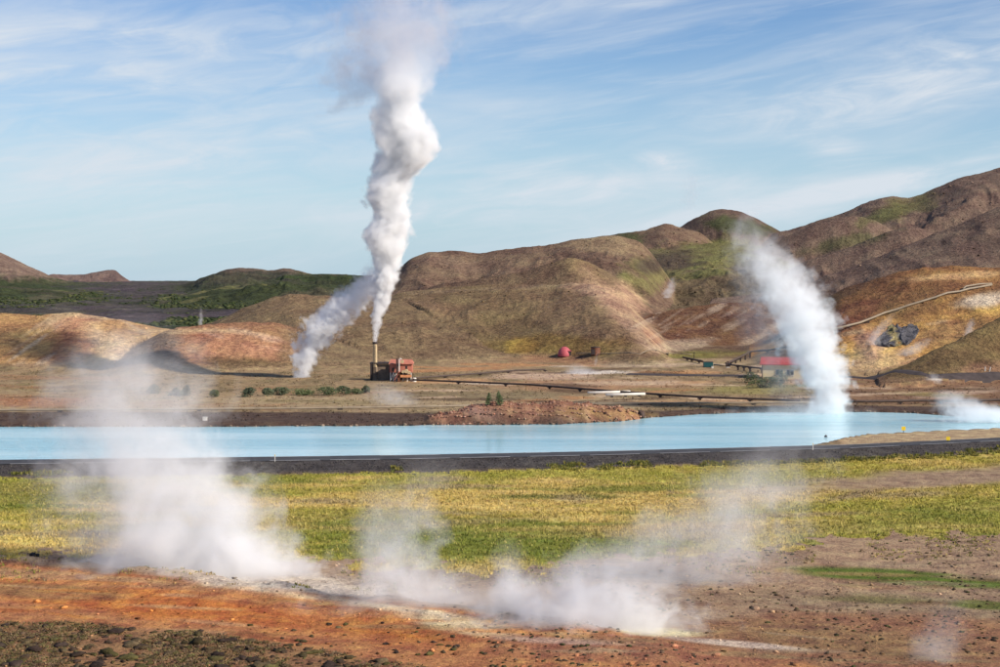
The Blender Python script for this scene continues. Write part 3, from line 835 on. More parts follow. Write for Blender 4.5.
SHRUBS = [  # (u, base row, half width px, height px, conic, colour, label)
    (154, 394, 6, 11, .6, (.05, .06, .035), 'grey green pointed shrub seen through the tall steam on the dry plain'),
    (176, 396, 6, 9, .1, (.05, .06, .035), 'low rounded shrub touching a pointed one on the dry plain near the steam'),
    (187, 396, 6, 13, .7, (.045, .055, .03), 'pointed dark conifer shrub standing beside a low rounded shrub near the steam'),
    (215, 397, 4.5, 8, .2, (.05, .06, .02), 'small lone round shrub in the gap of the row along the dry plain'),
    (250, 397, 8, 11, .3, (.035, .048, .022), 'darkest bushy shrub at the start of the row along the dry plain'),
    (267, 396, 5.5, 9, .2, (.06, .075, .035), 'pale grey green shrub next after the darkest shrub of the row'),
    (282, 395, 9, 9, .1, (.055, .07, .03), 'wide grey green shrub just before the leaning steam vent'),
    (303, 395, 10, 7, .0, (.06, .075, .02), 'low wide yellow green shrub right under the leaning steam vent'),
    (327, 395, 9, 9, .1, (.05, .065, .02), 'broad dark green shrub just past the leaning steam vent'),
    (342, 394, 7, 9, .3, (.04, .055, .02), 'dark compact shrub between the leaning steam vent and the chimney'),
    (356, 394, 5, 6, .1, (.06, .07, .025), 'small low shrub near the tail of the row towards the chimney'),
    (366, 393, 4, 8, .5, (.05, .06, .025), 'thin upright shrub closest to the chimney'),
    (752, 383, 6, 10, .1, (.045, .06, .02), 'dark round bush against the end of the red roofed building'),
    (770, 388, 9, 10, .0, (.05, .065, .02), 'round bush standing out in front of the red roofed building'),
    (781, 384, 8, 13, .2, (.055, .07, .02), 'tallest leafy bush under the windows of the red roofed building'),
    (760, 388, 8, 7, .0, (.06, .075, .02), 'low bush on the grass beside the red roofed building'),
]
for (u, w, hwid, hh_, con, col, lab) in SHRUBS:
    p = hit(u, w); k = p.y / F
    make_shrub('shrub', lab, 'shrub', hwid * k * (1.4 if u < 700 else 1.6), hh_ * k * (.78 if u < 700 else 1), con, tuple((1.05 if u < 700 else .8) * c_ for c_ in col), p, 'shrubs on the plain')  # row on the plain lightened in colour to paint in the veil of steam
for (u, w, hwid, hh_, lab) in ((489, 405, 3.2, 11, 'shorter of the two small conifers on the red scoria knoll'), (498.5, 405, 4.4, 13, 'taller fuller conifer of the pair on the red scoria knoll')):
    p = hit(u, w); k = p.y / F
    make_shrub('conifer_tree', lab, 'tree', hwid * k * 1.3, hh_ * k, .75, (.05, .07, .02), p, 'conifers on the knoll', 420, .13)

# ------------------------------------------------------------------ plant at the chimney
M_beige = mat('beige_metal', (.50, .38, .22), .6, .2, 1.2)
M_darksteel = mat('dark_steel', (.045, .032, .03), .7, .3, 2)
M_brownpanel = mat('brown_panel', (.19, .14, .10), .8, .3, 1)
M_redwall = mat('red_wall', (.42, .15, .10), .7, .25, .8)
M_redroof = mat('red_roof', (.36, .05, .042), .6, .2, .8)
M_white = mat('white_paint', (.62, .58, .52), .6, .15, 1)
M_orange = mat('orange_steel', (.58, .25, .11), .6, .25, 1)
M_wallbeige = mat('beige_wall', (.70, .58, .34), .85, .12, .6)
M_glass = mat('dark_window', (.02, .022, .025), .2, .1, 1, 0, .5)
M_rust = mat('rusty_steel', (.17, .07, .04), .85, .4, 1.5)
M_pink = mat('red_dome_paint', (.42, .085, .10), .6, .2, .8)
M_teal = mat('teal_paint', (.03, .13, .13), .6, .2, 1)
M_pipe = mat('pipe_cladding', (.27, .215, .15), .55, .25, .6)
M_pipedark = mat('dark_pipe', (.075, .052, .042), .75, .3, .8)
M_yellow = mat('yellow_sign', (.78, .55, .03), .5, .12, 2)
M_concrete = mat('concrete', (.42, .38, .33), .9, .25, 1)
M_rock = soil_mat('outcrop_rock', .5, 2, .6, .2, .5)

P0 = hit(375, 380); k = P0.y / F
ch = tag(empty('chimney', P0), 'tall slim beige steam chimney with a dark foot sending up the big plume', 'chimney')
MB().tube([(0, 0, 13 * k), (0, 0, 36 * k)], [2.3 * k, 2.0 * k], 20).build('shaft', M_beige, ch, smooth=False)
MB().tube([(0, 0, -.3), (0, 0, 13 * k)], [2.9 * k, 2.6 * k], 20).build('foot', M_brownpanel, ch)
MB().tube([(0, 0, 36 * k), (0, 0, 38 * k)], [2.4 * k, 2.5 * k], 20).build('collar', M_darksteel, ch)
ld = MB()
for s_ in (-.25, .25): ld.bar((s_, -2.9 * k, 2 * k), (s_, -2.5 * k, 35 * k), .05)
for i in range(22): ld.bar((-.25, -2.8 * k, (3 + i * 1.45) * k), (.25, -2.8 * k, (3 + i * 1.45) * k), .04)
ld.build('ladder', M_brownpanel, ch)

P1 = hit(381, 380.5); P1.y += 3.0; P1.x = (381 - CX) / F * P1.y; P1.z = Zat(P1.x, P1.y); k = P1.y / F
sh = tag(empty('open_shed', P1), 'dark framed brown steel enclosure behind the chimney foot, open at the front', 'shed')
w, h_ = 10.2 * k, 17.5 * k
MB().box(-w + .3, w - .3, -1.3, -1.15, -.3, h_ - .45).build('back_wall', M_brownpanel, sh)
MB().box(-w, -w + .28, -1.4, 1.9, -.3, h_ - .4).build('side_wall', M_darksteel, sh)  # left wall takes the dark material to paint in its shade
MB().box(w - .28, w, -1.4, 1.9, -.3, h_ - .4).build('side_wall', M_brownpanel, sh)
for x in (-w + .2, w - .2): MB().box(x - .2, x + .2, -1.75, -1.42, -.4, h_ - .4).build('post', M_darksteel, sh)
MB().box(-w - .1, w + .1, -1.75, 2.2, h_ - .38, h_).build('roof', M_darksteel, sh)

P2 = hit(401, 381.5); k = P2.y / F
dh = tag(empty('drilling_house', P2), 'red steel well house on white legs with beige machinery and a dark flue', 'well house')
X = lambda u: (u - 401) * k
Zp = lambda v_: (381 - v_) * k
MB().box(X(389.5), X(412), .0, 4.2, Zp(372), Zp(363.5)).build('body', M_redwall, dh)
rf = MB(); a0, a1 = X(388.5), X(413.2)
rf.add([(a0, -.35, Zp(363.5)), (a1, -.35, Zp(363.5)), (a1, 4.6, Zp(363.5)), (a0, 4.6, Zp(363.5)), (a0 + .4, 2.1, Zp(359.2)), (a1 - .4, 2.1, Zp(359.2))],
       [(0, 1, 5, 4), (2, 3, 4, 5), (0, 4, 3), (1, 2, 5), (0, 3, 2, 1)])
rf.build('roof', M_redwall, dh)
MB().box(X(396.4), X(398.2), -1.0, -.5, Zp(373), Zp(358)).build('flue', M_darksteel, dh)
MB().tube([(X(399.4), -1.0, Zp(371)), (X(399.4), -1.0, Zp(359)), (X(400.2), -1.0, Zp(358)), (X(402), -1.0, Zp(358.6))], .16, 8).build('exhaust_pipe', M_white, dh)
MB().tube([(X(402.5), -1.15, Zp(361)), (X(402.5), -.5, Zp(361))], 1.7 * k, 14).build('fan_drum', M_beige, dh)
MB().box(X(400.8), X(411.6), -1.6, -.03, Zp(376.5), Zp(374.2)).build('platform', M_orange, dh)
for u, v_, r_ in ((403.2, 371, 1.4), (406.5, 370.5, 2.0), (409.3, 372, 1.5)):
    MB().tube([(X(u), -1.3, Zp(v_)), (X(u), -.1, Zp(v_))], r_ * k, 12).build('machine_drum', M_beige, dh)
MB().box(X(392), X(394.2), -.06, -.005, Zp(371), Zp(367.2)).build('window', M_glass, dh)
MB().box(X(405.6), X(407.4), -.06, -.005, Zp(368.2), Zp(365.6)).build('window', M_glass, dh)
for u in (390.4, 393.4, 396.3, 399.6, 403.2, 407.4, 411.2): MB().box(X(u) - .13, X(u) + .13, .1, .36, -.3, Zp(372.02)).build('leg', M_white if u < 397 or u > 402 else M_orange, dh)
for u0, u1 in ((390.4, 393.4), (396.3, 393.6)): MB().bar((X(u0), -.05, .1), (X(u1), -.05, Zp(372)), .16).build('brace', M_white, dh)
MB().box(X(389.8), X(411.8), 2.6, 2.8, -.3, Zp(372.1)).build('rear_skirt', M_darksteel, dh)
st = MB()
for i in range(7): st.box(X(394.5) + i * .16, X(394.5) + i * .16 + .18, -1.3, -.4, Zp(380.5) + i * .26, Zp(380.5) + i * .26 + .08)
st.bar((X(394.4), -1.35, .4), (X(394.4) + 1.2, -1.35, Zp(380.5) + 2.4), .1)
st.build('stairs', M_redwall, dh)
MB().box(X(398), X(400.2), -1.5, -.3, -.2, Zp(376.8)).build('pump', M_rust, dh)
pt = hit(414.3, 381.8); k2 = pt.y / F
tk = tag(empty('water_tank', pt), 'small white tank at the foot of the red well house', 'tank')
MB().tube([(0, 0, -.1), (0, 0, 3.6 * k2), (0, 0, 4.2 * k2)], [2.1 * k2, 2.1 * k2, 1.3 * k2], 16).build('tank_body', M_white, tk)
MB().tube([(0, 0, 4.15 * k2), (0, 0, 4.7 * k2)], .5 * k2, 10).build('tank_cap', M_darksteel, tk)

# ------------------------------------------------------------------ red roofed pump building
P3 = hit(763, 379); Yb = P3.y; k = Yb / F
pb = tag(empty('pump_house', (at(784, 379, Yb).x, Yb, Zat(at(784, 379, Yb).x, Yb) - .05), 0), 'long beige building with a red gable roof and dark paired windows', 'building')
pb.rotation_euler.z = math.radians(-14)
Lx, Ly, Hh = 44 * k / 2, 6.2, 14.6 * k
MB().box(-Lx, Lx, 0, Ly, -.5, Hh).build('wall', M_wallbeige, pb)
g = MB(); g.add([(Lx - .2, 0.02, Hh), (Lx - .2, Ly - .02, Hh), (Lx - .2, Ly / 2, Hh + 5.6 * k), (-Lx + .2, .02, Hh), (-Lx + .2, Ly - .02, Hh), (-Lx + .2, Ly / 2, Hh + 5.6 * k)],
                [(0, 1, 2), (3, 5, 4), (0, 2, 5, 3), (1, 4, 5, 2), (0, 3, 4, 1)])
g.build('gable', M_wallbeige, pb)
r_ = MB()
for s_ in (0, 1):
    e = -.45 if s_ == 0 else Ly + .45; th = .16
    vs = [(-Lx - .4, e, Hh - .15), (Lx + .4, e, Hh - .15), (Lx + .4, Ly / 2, Hh + 6.1 * k), (-Lx - .4, Ly / 2, Hh + 6.1 * k)]
    r_.add(vs + [(a_, b2, c2 + th) for a_, b2, c2 in vs], [(0, 3, 2, 1), (4, 5, 6, 7), (0, 1, 5, 4), (1, 2, 6, 5), (2, 3, 7, 6), (3, 0, 4, 7)])
r_.build('roof', M_redroof, pb)
for x in (-Lx + .12, Lx - .12): MB().box(x - .14, x + .14, -.05, -.003, -.3, Hh - .3).build('corner_trim', M_redroof if x > 0 else M_brownpanel, pb)
for u in (-6.2, -3.0, 4.6, 7.6):
    wdw = MB().box(u * k - .42, u * k + .42, -.04, .06, Hh * .30, Hh * .62).build('window', M_glass, pb)
    fr = MB()
    for (a_, b2, c2, d2) in ((-.5, -.42, .28, .65), (.42, .5, .28, .65)): fr.box(u * k + a_, u * k + b2, -.07, .05, Hh * c2, Hh * d2)
    fr.box(u * k - .42, u * k + .42, -.07, .05, Hh * .62, Hh * .65); fr.box(u * k - .55, u * k + .55, -.12, .05, Hh * .27, Hh * .30)
    fr.build('frame', M_concrete, wdw)
dr = MB().box(Lx - .02, Lx + .05, 1.2, 2.5, -.2, 2.2).build('door', M_brownpanel, pb)
MB().box(Lx + .05, Lx + .1, 2.2, 2.3, .95, 1.1).build('handle', M_white, dr)
MB().box(Lx - .02, Lx + .04, 3.7, 4.7, 1.4, 2.4).build('window', M_glass, pb)

# ------------------------------------------------------------------ dome, tank, container
pd = hit(564.5, 355.5); k = pd.y / F; R = 6.9 * k
dm = tag(empty('dome_shelter', pd), 'red round well head dome with a dark doorway on the brown slope', 'dome')
bm = bmesh.new(); bmesh.ops.create_icosphere(bm, subdivisions=3, radius=R)
for v_ in bm.verts: v_.co.z = max(-.3, v_.co.z * 1.28)
me = bpy.data.meshes.new('shell'); bm.to_mesh(me); bm.free(); link('shell', me, M_pink, dm)
MB().box(-R * 1.0, R * 1.0, -.08, .08, 0, .2).add([], []).build('base_ring', M_darksteel, dm)
dd = MB().box(R * .42, R * .95, -R * .75, -R * .2, -.2, R * .62).build('doorway', M_darksteel, dm)
MB().box(R * .36, R * 1.0, -R * .8, -R * .2, R * .62, R * .72).build('lintel', M_pink, dd)
pr = hit(595.5, 354.5); k = pr.y / F
rt = tag(empty('rust_tank', pr), 'squat rusty brown tank with a dark open side on the brown slope', 'tank')
MB().tube([(0, 0, -.2), (0, 0, 7.2 * k)], 4.6 * k, 20).build('tank_body', M_rust, rt)
MB().tube([(0, 0, 7.2 * k), (0, 0, 7.8 * k)], 4.8 * k, 20).build('rim_band', M_darksteel, rt)
MB().box(-4.4 * k, -.6 * k, -4.55 * k, -3 * k, .1, 5.4 * k).build('opening', M_darksteel, rt)
bx = hit(592.5, 355); MB_ = MB().tube([(0, 0, 0), (0, 0, .55)], .22, 10).build('valve_post', M_white, None, bx)
tag(MB_, 'tiny white valve post at the foot of the rusty tank', 'post')

pc = hit(709, 367.5); k = pc.y / F
ct = tag(empty('teal_container', pc), 'small teal container beside the pipe junction on the plain', 'container')
MB().box(-4.8 * k, 4.2 * k, 0, 2.2, .5 * k, 5.2 * k).build('body', M_teal, ct)
MB().box(-4.9 * k, 4.3 * k, -.06, 2.26, 5.2 * k, 5.6 * k).build('roof_edge', M_darksteel, ct)
rbs = MB()
for i in range(12): rbs.box((-4.6 + i * .74) * k, (-4.4 + i * .74) * k, -.05, -.003, .7 * k, 5 * k)
rbs.build('ribs', M_teal, ct)
MB().box(-5 * k, 4.4 * k, .1, 2.1, -.3, .5 * k).build('skid', M_darksteel, ct)
pv = hit(712.5, 368.2); t_ = tag(empty('valve_box', pv), 'white valve box in front of the teal container', 'box')
MB().box(-.28, .28, -.2, .2, -.1, .5).build('box_body', M_white, t_); MB().box(-.32, .32, -.24, .24, .5, .58).build('lid', M_concrete, t_)
pv = hit(694.2, 358.5)
pp = tag(empty('utility_pole', pv), 'thin dark pole with a short crossarm beside the pipe bend', 'pole')
MB().tube([(0, 0, -.3), (0, 0, 1.9)], [.12, .09], 8).build('mast', M_darksteel, pp); MB().box(-.35, .35, -.05, .05, 1.6, 1.7).build('crossarm', M_darksteel, pp)


# ------------------------------------------------------------------ pipelines
def pipeline(name, label, pts, r, lift, m, sup=9.0, cat='pipeline', msup=None, leg_w=.22, group=None, shore=False):
    """a pipe carried over the terrain on supports; pts are photo spots on the ground"""
    W = [hit(u, v_) for u, v_ in pts]
    if shore:
        W = [Vector(((u - CX) / F * D_at(v_), D_at(v_), Zat((u - CX) / F * D_at(v_), D_at(v_)))) for u, v_ in pts]
    P = []
    for a_, b2 in zip(W[:-1], W[1:]):
        n = max(1, int((b2 - a_).length / 3))
        for i in range(n):
            q = a_.lerp(b2, i / n); P.append(Vector((q.x, q.y, Zat(q.x, q.y))))
    P.append(W[-1])
    zs = np.array([q.z for q in P]); kk = max(1, min(26, len(zs) // 2))
    if len(zs) > 4:
        pad = np.pad(zs, kk, mode='edge'); zs2 = np.convolve(pad, np.ones(2 * kk + 1) / (2 * kk + 1), 'valid'); zs2 = np.maximum(zs2, zs - lift * .5)
    else: zs2 = zs
    root = tag(empty(name, P[0]), label, cat, group or 'pipelines over the steaming field')
    Q = [Vector((q.x, q.y, z + lift + r)) - P[0] for q, z in zip(P, zs2)]
    MB().tube(Q, r, 10).build('pipe', m, root, smooth=True)
    acc = 0; last = Q[0]; cnt = 0
    for q, g_ in zip(Q[1:], P[1:]):
        acc += (q - last).length; last = q
        if acc > sup and cnt < 95:
            acc = 0; cnt += 1; gz = g_.z - P[0].z
            s_ = MB().box(q.x - leg_w, q.x + leg_w, q.y - leg_w, q.y + leg_w, gz - .4, q.z - r + .02)
            s_.box(q.x - leg_w * 2.2, q.x + leg_w * 2.2, q.y - leg_w * 1.2, q.y + leg_w * 1.2, q.z - r - .14, q.z - r + .03)
            s_.build('support', msup or M_darksteel, root)
    return root


pipeline('pipeline', 'long pale pipe along the lagoon shore ending at the scoria knoll', [(-80, 412.5), (0, 412.3), (100, 411.8), (200, 411.2), (300, 410.6), (380, 409.6), (440, 408.6), (505, 406.8)], .2, .2, M_pipe, 24, shore=True)
pipeline('pipeline', 'pale pipe on the shore between the scoria knoll and the steam over the water', [(520, 406.6), (600, 405.8), (660, 405.2), (720, 404.9), (770, 404.7), (815, 404.6)], .2, .2, M_pipe, 20, shore=True)
pipeline('pipeline', 'dark pipe slanting over the dry plain from the red well house to the lagoon', [(413, 382.5), (470, 384.5), (530, 387.5), (580, 391.5), (620, 394.5), (660, 397.5), (700, 400), (750, 402), (800, 403.5)], .22, .4, M_pipedark, 10)
pipeline('pipeline', 'dark pipe on short posts along the shore past the steam over the water', [(846, 404.5), (880, 404.2), (920, 403.9), (960, 403.4), (1000, 403.2), (1060, 403)], .26, .35, M_pipedark, 8)
pipeline('pipeline', 'dark pipe rising from the well house to the white sinter patch', [(413, 380.5), (445, 378), (480, 375.5), (515, 372.5), (545, 371.5)], .24, .3, M_pipedark, 10)
pipeline('pipeline', 'thin pale pipe laid from the rusty tank along the foot of the slope', [(576, 355.2), (600, 355), (640, 354.8), (670, 355.8), (692, 358)], .12, .08, M_pipe, 12)
pipeline('pipeline', 'dark pipe bend stepping down to the teal container', [(683, 359.5), (692, 361.5), (703, 364)], .28, .4, M_pipedark, 4)
pipeline('pipeline', 'pale pipe between the teal container and the junction valve', [(714, 366.8), (722, 367.2), (730, 367)], .24, .3, M_pipe, 5)
pipeline('pipeline', 'dark pipe climbing from the junction behind the red roofed building', [(726, 366.5), (738, 362.5), (750, 358), (760, 354.5), (775, 351), (790, 348)], .3, .5, M_pipedark, 6)
pipeline('pipeline', 'dark pipe on trestles from the junction to the wall of the red roofed building', [(728, 369), (738, 370.2), (750, 371.8), (762, 373)], .22, 1.0, M_pipedark, 3.4)
pipeline('pipeline', 'big pale pipe climbing diagonally over the orange hill', [(790, 349), (812, 341.5), (835, 334.5), (860, 325), (885, 315.5), (910, 306.5), (935, 299), (960, 293), (978, 289), (992, 286.5)], .3, .4, M_pipe, 11)
pipeline('pipeline', 'pale expansion loop of pipe at the top of the orange hill', [(992, 285.8), (980, 286.2), (966, 288.5), (963, 291)], .24, .4, M_pipe, 6)
for (a_, b2, lab) in (((588, 395.2), (630, 394.2), 'upper of two white pipe lengths lying on the dry plain'), ((606, 397.4), (645, 396.4), 'lower of two white pipe lengths lying on the dry plain')):
    W0, W1 = hit(*a_), hit(*b2)
    r0 = tag(empty('pipe_length', W0), lab, 'pipe', 'white pipe lengths on the plain')
    dv = W1 - W0
    MB().tube([(0, 0, .5), (dv.x, dv.y, dv.z + .5)], .3, 10).build('pipe', M_white, r0, smooth=True)
    for t in (.15, .5, .85): MB().box(dv.x * t - .25, dv.x * t + .25, dv.y * t - .35, dv.y * t + .35, -.3, .22 + dv.z * t).build('block', M_darksteel, r0)
pj = hit(728, 367.8)
jv = tag(empty('junction_valve', pj), 'dark valve with a handwheel where the pipes meet by the teal container', 'valve')
MB().tube([(-.6, 0, .7), (.6, 0, .7)], .42, 12).build('valve_body', M_darksteel, jv); MB().tube([(0, 0, 1.0), (0, 0, 1.75)], .12, 8).build('stem', M_darksteel, jv)
MB().tube([(0, 0, 1.75), (0, 0, 1.83)], .4, 14).build('handwheel', M_rust, jv); MB().box(-.5, .5, -.3, .3, -.3, .3).build('block', M_concrete, jv)

# dark service track across the plain
def track(pts, wid, name):
    vs, fs = [], []
    W = [hit(u, v_) for u, v_ in pts]; P = []
    for a_, b2 in zip(W[:-1], W[1:]):
        n = max(2, int((b2 - a_).length / 4))
        for i in range(n): P.append(a_.lerp(b2, i / n))
    P.append(W[-1])
    for i, q in enumerate(P):
        t = (P[min(i + 1, len(P) - 1)] - P[max(i - 1, 0)]); nrm = Vector((-t.y, t.x, 0)).normalized()
        hgt = .28
        for o_, z in ((-wid / 2 - 1.4, -.2), (-wid / 2, hgt), (wid / 2, hgt), (wid / 2 + 1.4, -.2)):
            a_ = q + nrm * o_; vs.append((a_.x, a_.y, Zat(a_.x, a_.y) + z))
    for i in range(len(P) - 1):
        for c_ in range(3): fs.append((i * 4 + c_, i * 4 + 4 + c_, i * 4 + 5 + c_, i * 4 + 1 + c_))
    me = mesh_from(name, vs, fs); bm = bmesh.new(); bm.from_mesh(me); bmesh.ops.recalc_face_normals(bm, faces=bm.faces); bm.to_mesh(me); bm.free()
    return tag(link(name, me, mat('track_gravel', (.055, .042, .04), .95, .4, .5)), kind='structure')


track([(628, 374.5), (680, 375.5), (720, 376), (758, 376)], 3.2, 'gravel_track')
track([(838, 376.5), (880, 376.5), (930, 376.5), (1000, 376.5), (1080, 376.5)], 1.8, 'gravel_track')

# ------------------------------------------------------------------ signs, marker posts, box, small things
def sign(u, v_, lab, s, hp):
    p = hit(u, v_); r0 = tag(empty('warning_sign', p), lab, 'sign', 'yellow signs by the lagoon')
    MB().tube([(0, 0, -.3), (0, 0, hp)], .05, 8).build('post', M_darksteel, r0)
    MB().box(-s, s, -.09, -.055, hp - s * 1.5, hp + s * .4).build('board', M_yellow, r0)
    return r0


sign(903.5, 433, 'yellow warning board on a dark post out on the tan gravel spit', .32, .9)
sign(948, 442, 'yellow warning board low beside the road at the spit', .27, .65)
for u, lab in ((275, 'slim pale marker post at the road edge in front of open water'), (813, 'slim pale marker post at the road edge near the tan gravel spit')):
    yv = float(D_at(road_top(u), ROADZ)) - RW - .25; x = (u - CX) / F * yv
    r0 = tag(empty('marker_post', (x, yv, ROADZ - .05)), lab, 'post', 'road marker posts')
    MB().box(-.05, .05, -.03, .03, -.2, .95).build('post', M_white, r0); MB().box(-.055, .055, -.035, .035, .72, .84).build('reflector', M_yellow, r0)
p = hit(205, 420.5); r0 = tag(empty('white_crate', p), 'small white box on the dark shore behind the lagoon', 'box')
MB().box(-.35, .35, -.3, .3, -.05, .55).build('box_body', M_white, r0); MB().box(-.38, .38, -.33, .33, .55, .62).build('lid', M_white, r0)
for u, lab, s_ in ((33.5, 'dark small boulder at the edge of the grass above the red clay', .22), (38, 'dark boulder just beside its smaller mate above the red clay', .2)):
    p = hit(u, 556.5); o = lumps('boulder', [((0, 0, .05), (.03, .03, .035), 1)], s_, M_stone, None, .9, .4, 2); o.location = p; tag(o, lab, 'boulder')
p = hit(858, 433.8); o = lumps('boulder', [((0, 0, .05), (.05, .045, .04), 1)], .45, M_stone, None, .8, .4, 3); o.location = p; tag(o, 'dark boulder at the tip of the tan gravel spit', 'boulder')
p = Vector((at(826, 437, D_at(437, WZ)).x, D_at(437, WZ), WZ)); o = lumps('boulder', [((0, 0, .0), (.06, .055, .06), 1)], .25, M_stone, None, .9, .3, 2); o.location = p; tag(o, 'small dark stone sticking out of the pale water', 'boulder')
p = hit(641, 416); o = lumps('boulder', [((0, 0, .1), (.09, .06, .05), 1)], .7, M_stone, None, .8, .4, 3); o.location = p; tag(o, 'dark boulder at the lagoon end of the scoria knoll', 'boulder')
for u, v_, lab in ((985, 371, 'thin white stake by the red bank under the dark spur'), (989.5, 371.3, 'leaning white stake by the red bank under the dark spur')):
    p = hit(u, v_); r0 = tag(empty('stake', p), lab, 'stake', 'white stakes'); MB().tube([(0, 0, -.2), (.05 if u < 988 else .25, 0, 1.0)], .12, 8).build('shaft', M_white, r0); MB().box(-.16, .16, -.12, .12, -.1, .1).build('foot', M_concrete, r0)

# dark rock outcrop on the orange hill
def outcrop(u0, v0, pts, lab, colr):
    bm = bmesh.new()
    B = [hit(u, v_) for u, v_ in pts]; c = sum(B, Vector()) / len(B)
    top = []
    for q in B:
        bm.verts.new(q - c + Vector((0, .5, -1.2)))
    n = len(B)
    for q in B: bm.verts.new((q - c) * .9 + Vector((0, -.45 - random.uniform(0, .4), .15 + random.uniform(-.15, .2))))
    cv = bm.verts.new((0.2, -.9, .3)); bm.verts.ensure_lookup_table()
    for i in range(n):
        j = (i + 1) % n
        bm.faces.new((bm.verts[i], bm.verts[j], bm.verts[n + j], bm.verts[n + i])); bm.faces.new((bm.verts[n + i], bm.verts[n + j], cv))
    bmesh.ops.subdivide_edges(bm, edges=bm.edges, cuts=3, use_grid_fill=True, fractal=.0)
    for v_ in bm.verts: v_.co += Vector((random.gauss(0, .2), random.gauss(0, .16), random.gauss(0, .2)))
    bmesh.ops.triangulate(bm, faces=bm.faces); bmesh.ops.recalc_face_normals(bm, faces=bm.faces)
    me = bpy.data.meshes.new('rock_outcrop'); bm.to_mesh(me); bm.free()
    cs = np.array([np.array(colr if abs(v_.co.x + 1.3 - v_.co.z * .5) > .75 else (.34, .27, .12)) * random.uniform(.6, 1.4) for v_ in me.vertices]); set_col(me, cs)
    tag(link('rock_outcrop', me, M_rock, None, c), lab, 'rock outcrop')


outcrop(0, 0, [(874, 345), (880, 334), (887, 326), (894, 320.5), (898, 326), (906, 327), (914, 323), (920, 329), (915, 339), (907, 346), (896, 347), (884, 347.5)], 'dark blue grey rock outcrop with a streak of yellow soil on the orange hill', (.10, .096, .105))

# ------------------------------------------------------------------ steam
STEAM_ALB = (.985, .985, .99)


def fcurve(nt, vals):
    """vals: list of (t, v) both 0..1"""
    n = nt.nodes.new('ShaderNodeFloatCurve'); cm = n.mapping; c = cm.curves[0]
    cm.extend = 'HORIZONTAL'
    while len(c.points) > 2: c.points.remove(c.points[1])
    vals = sorted(vals)
    c.points[0].location = vals[0]; c.points[-1].location = vals[-1]
    for t, v_ in vals[1:-1]: c.points.new(t, v_)
    cm.update()
    return n


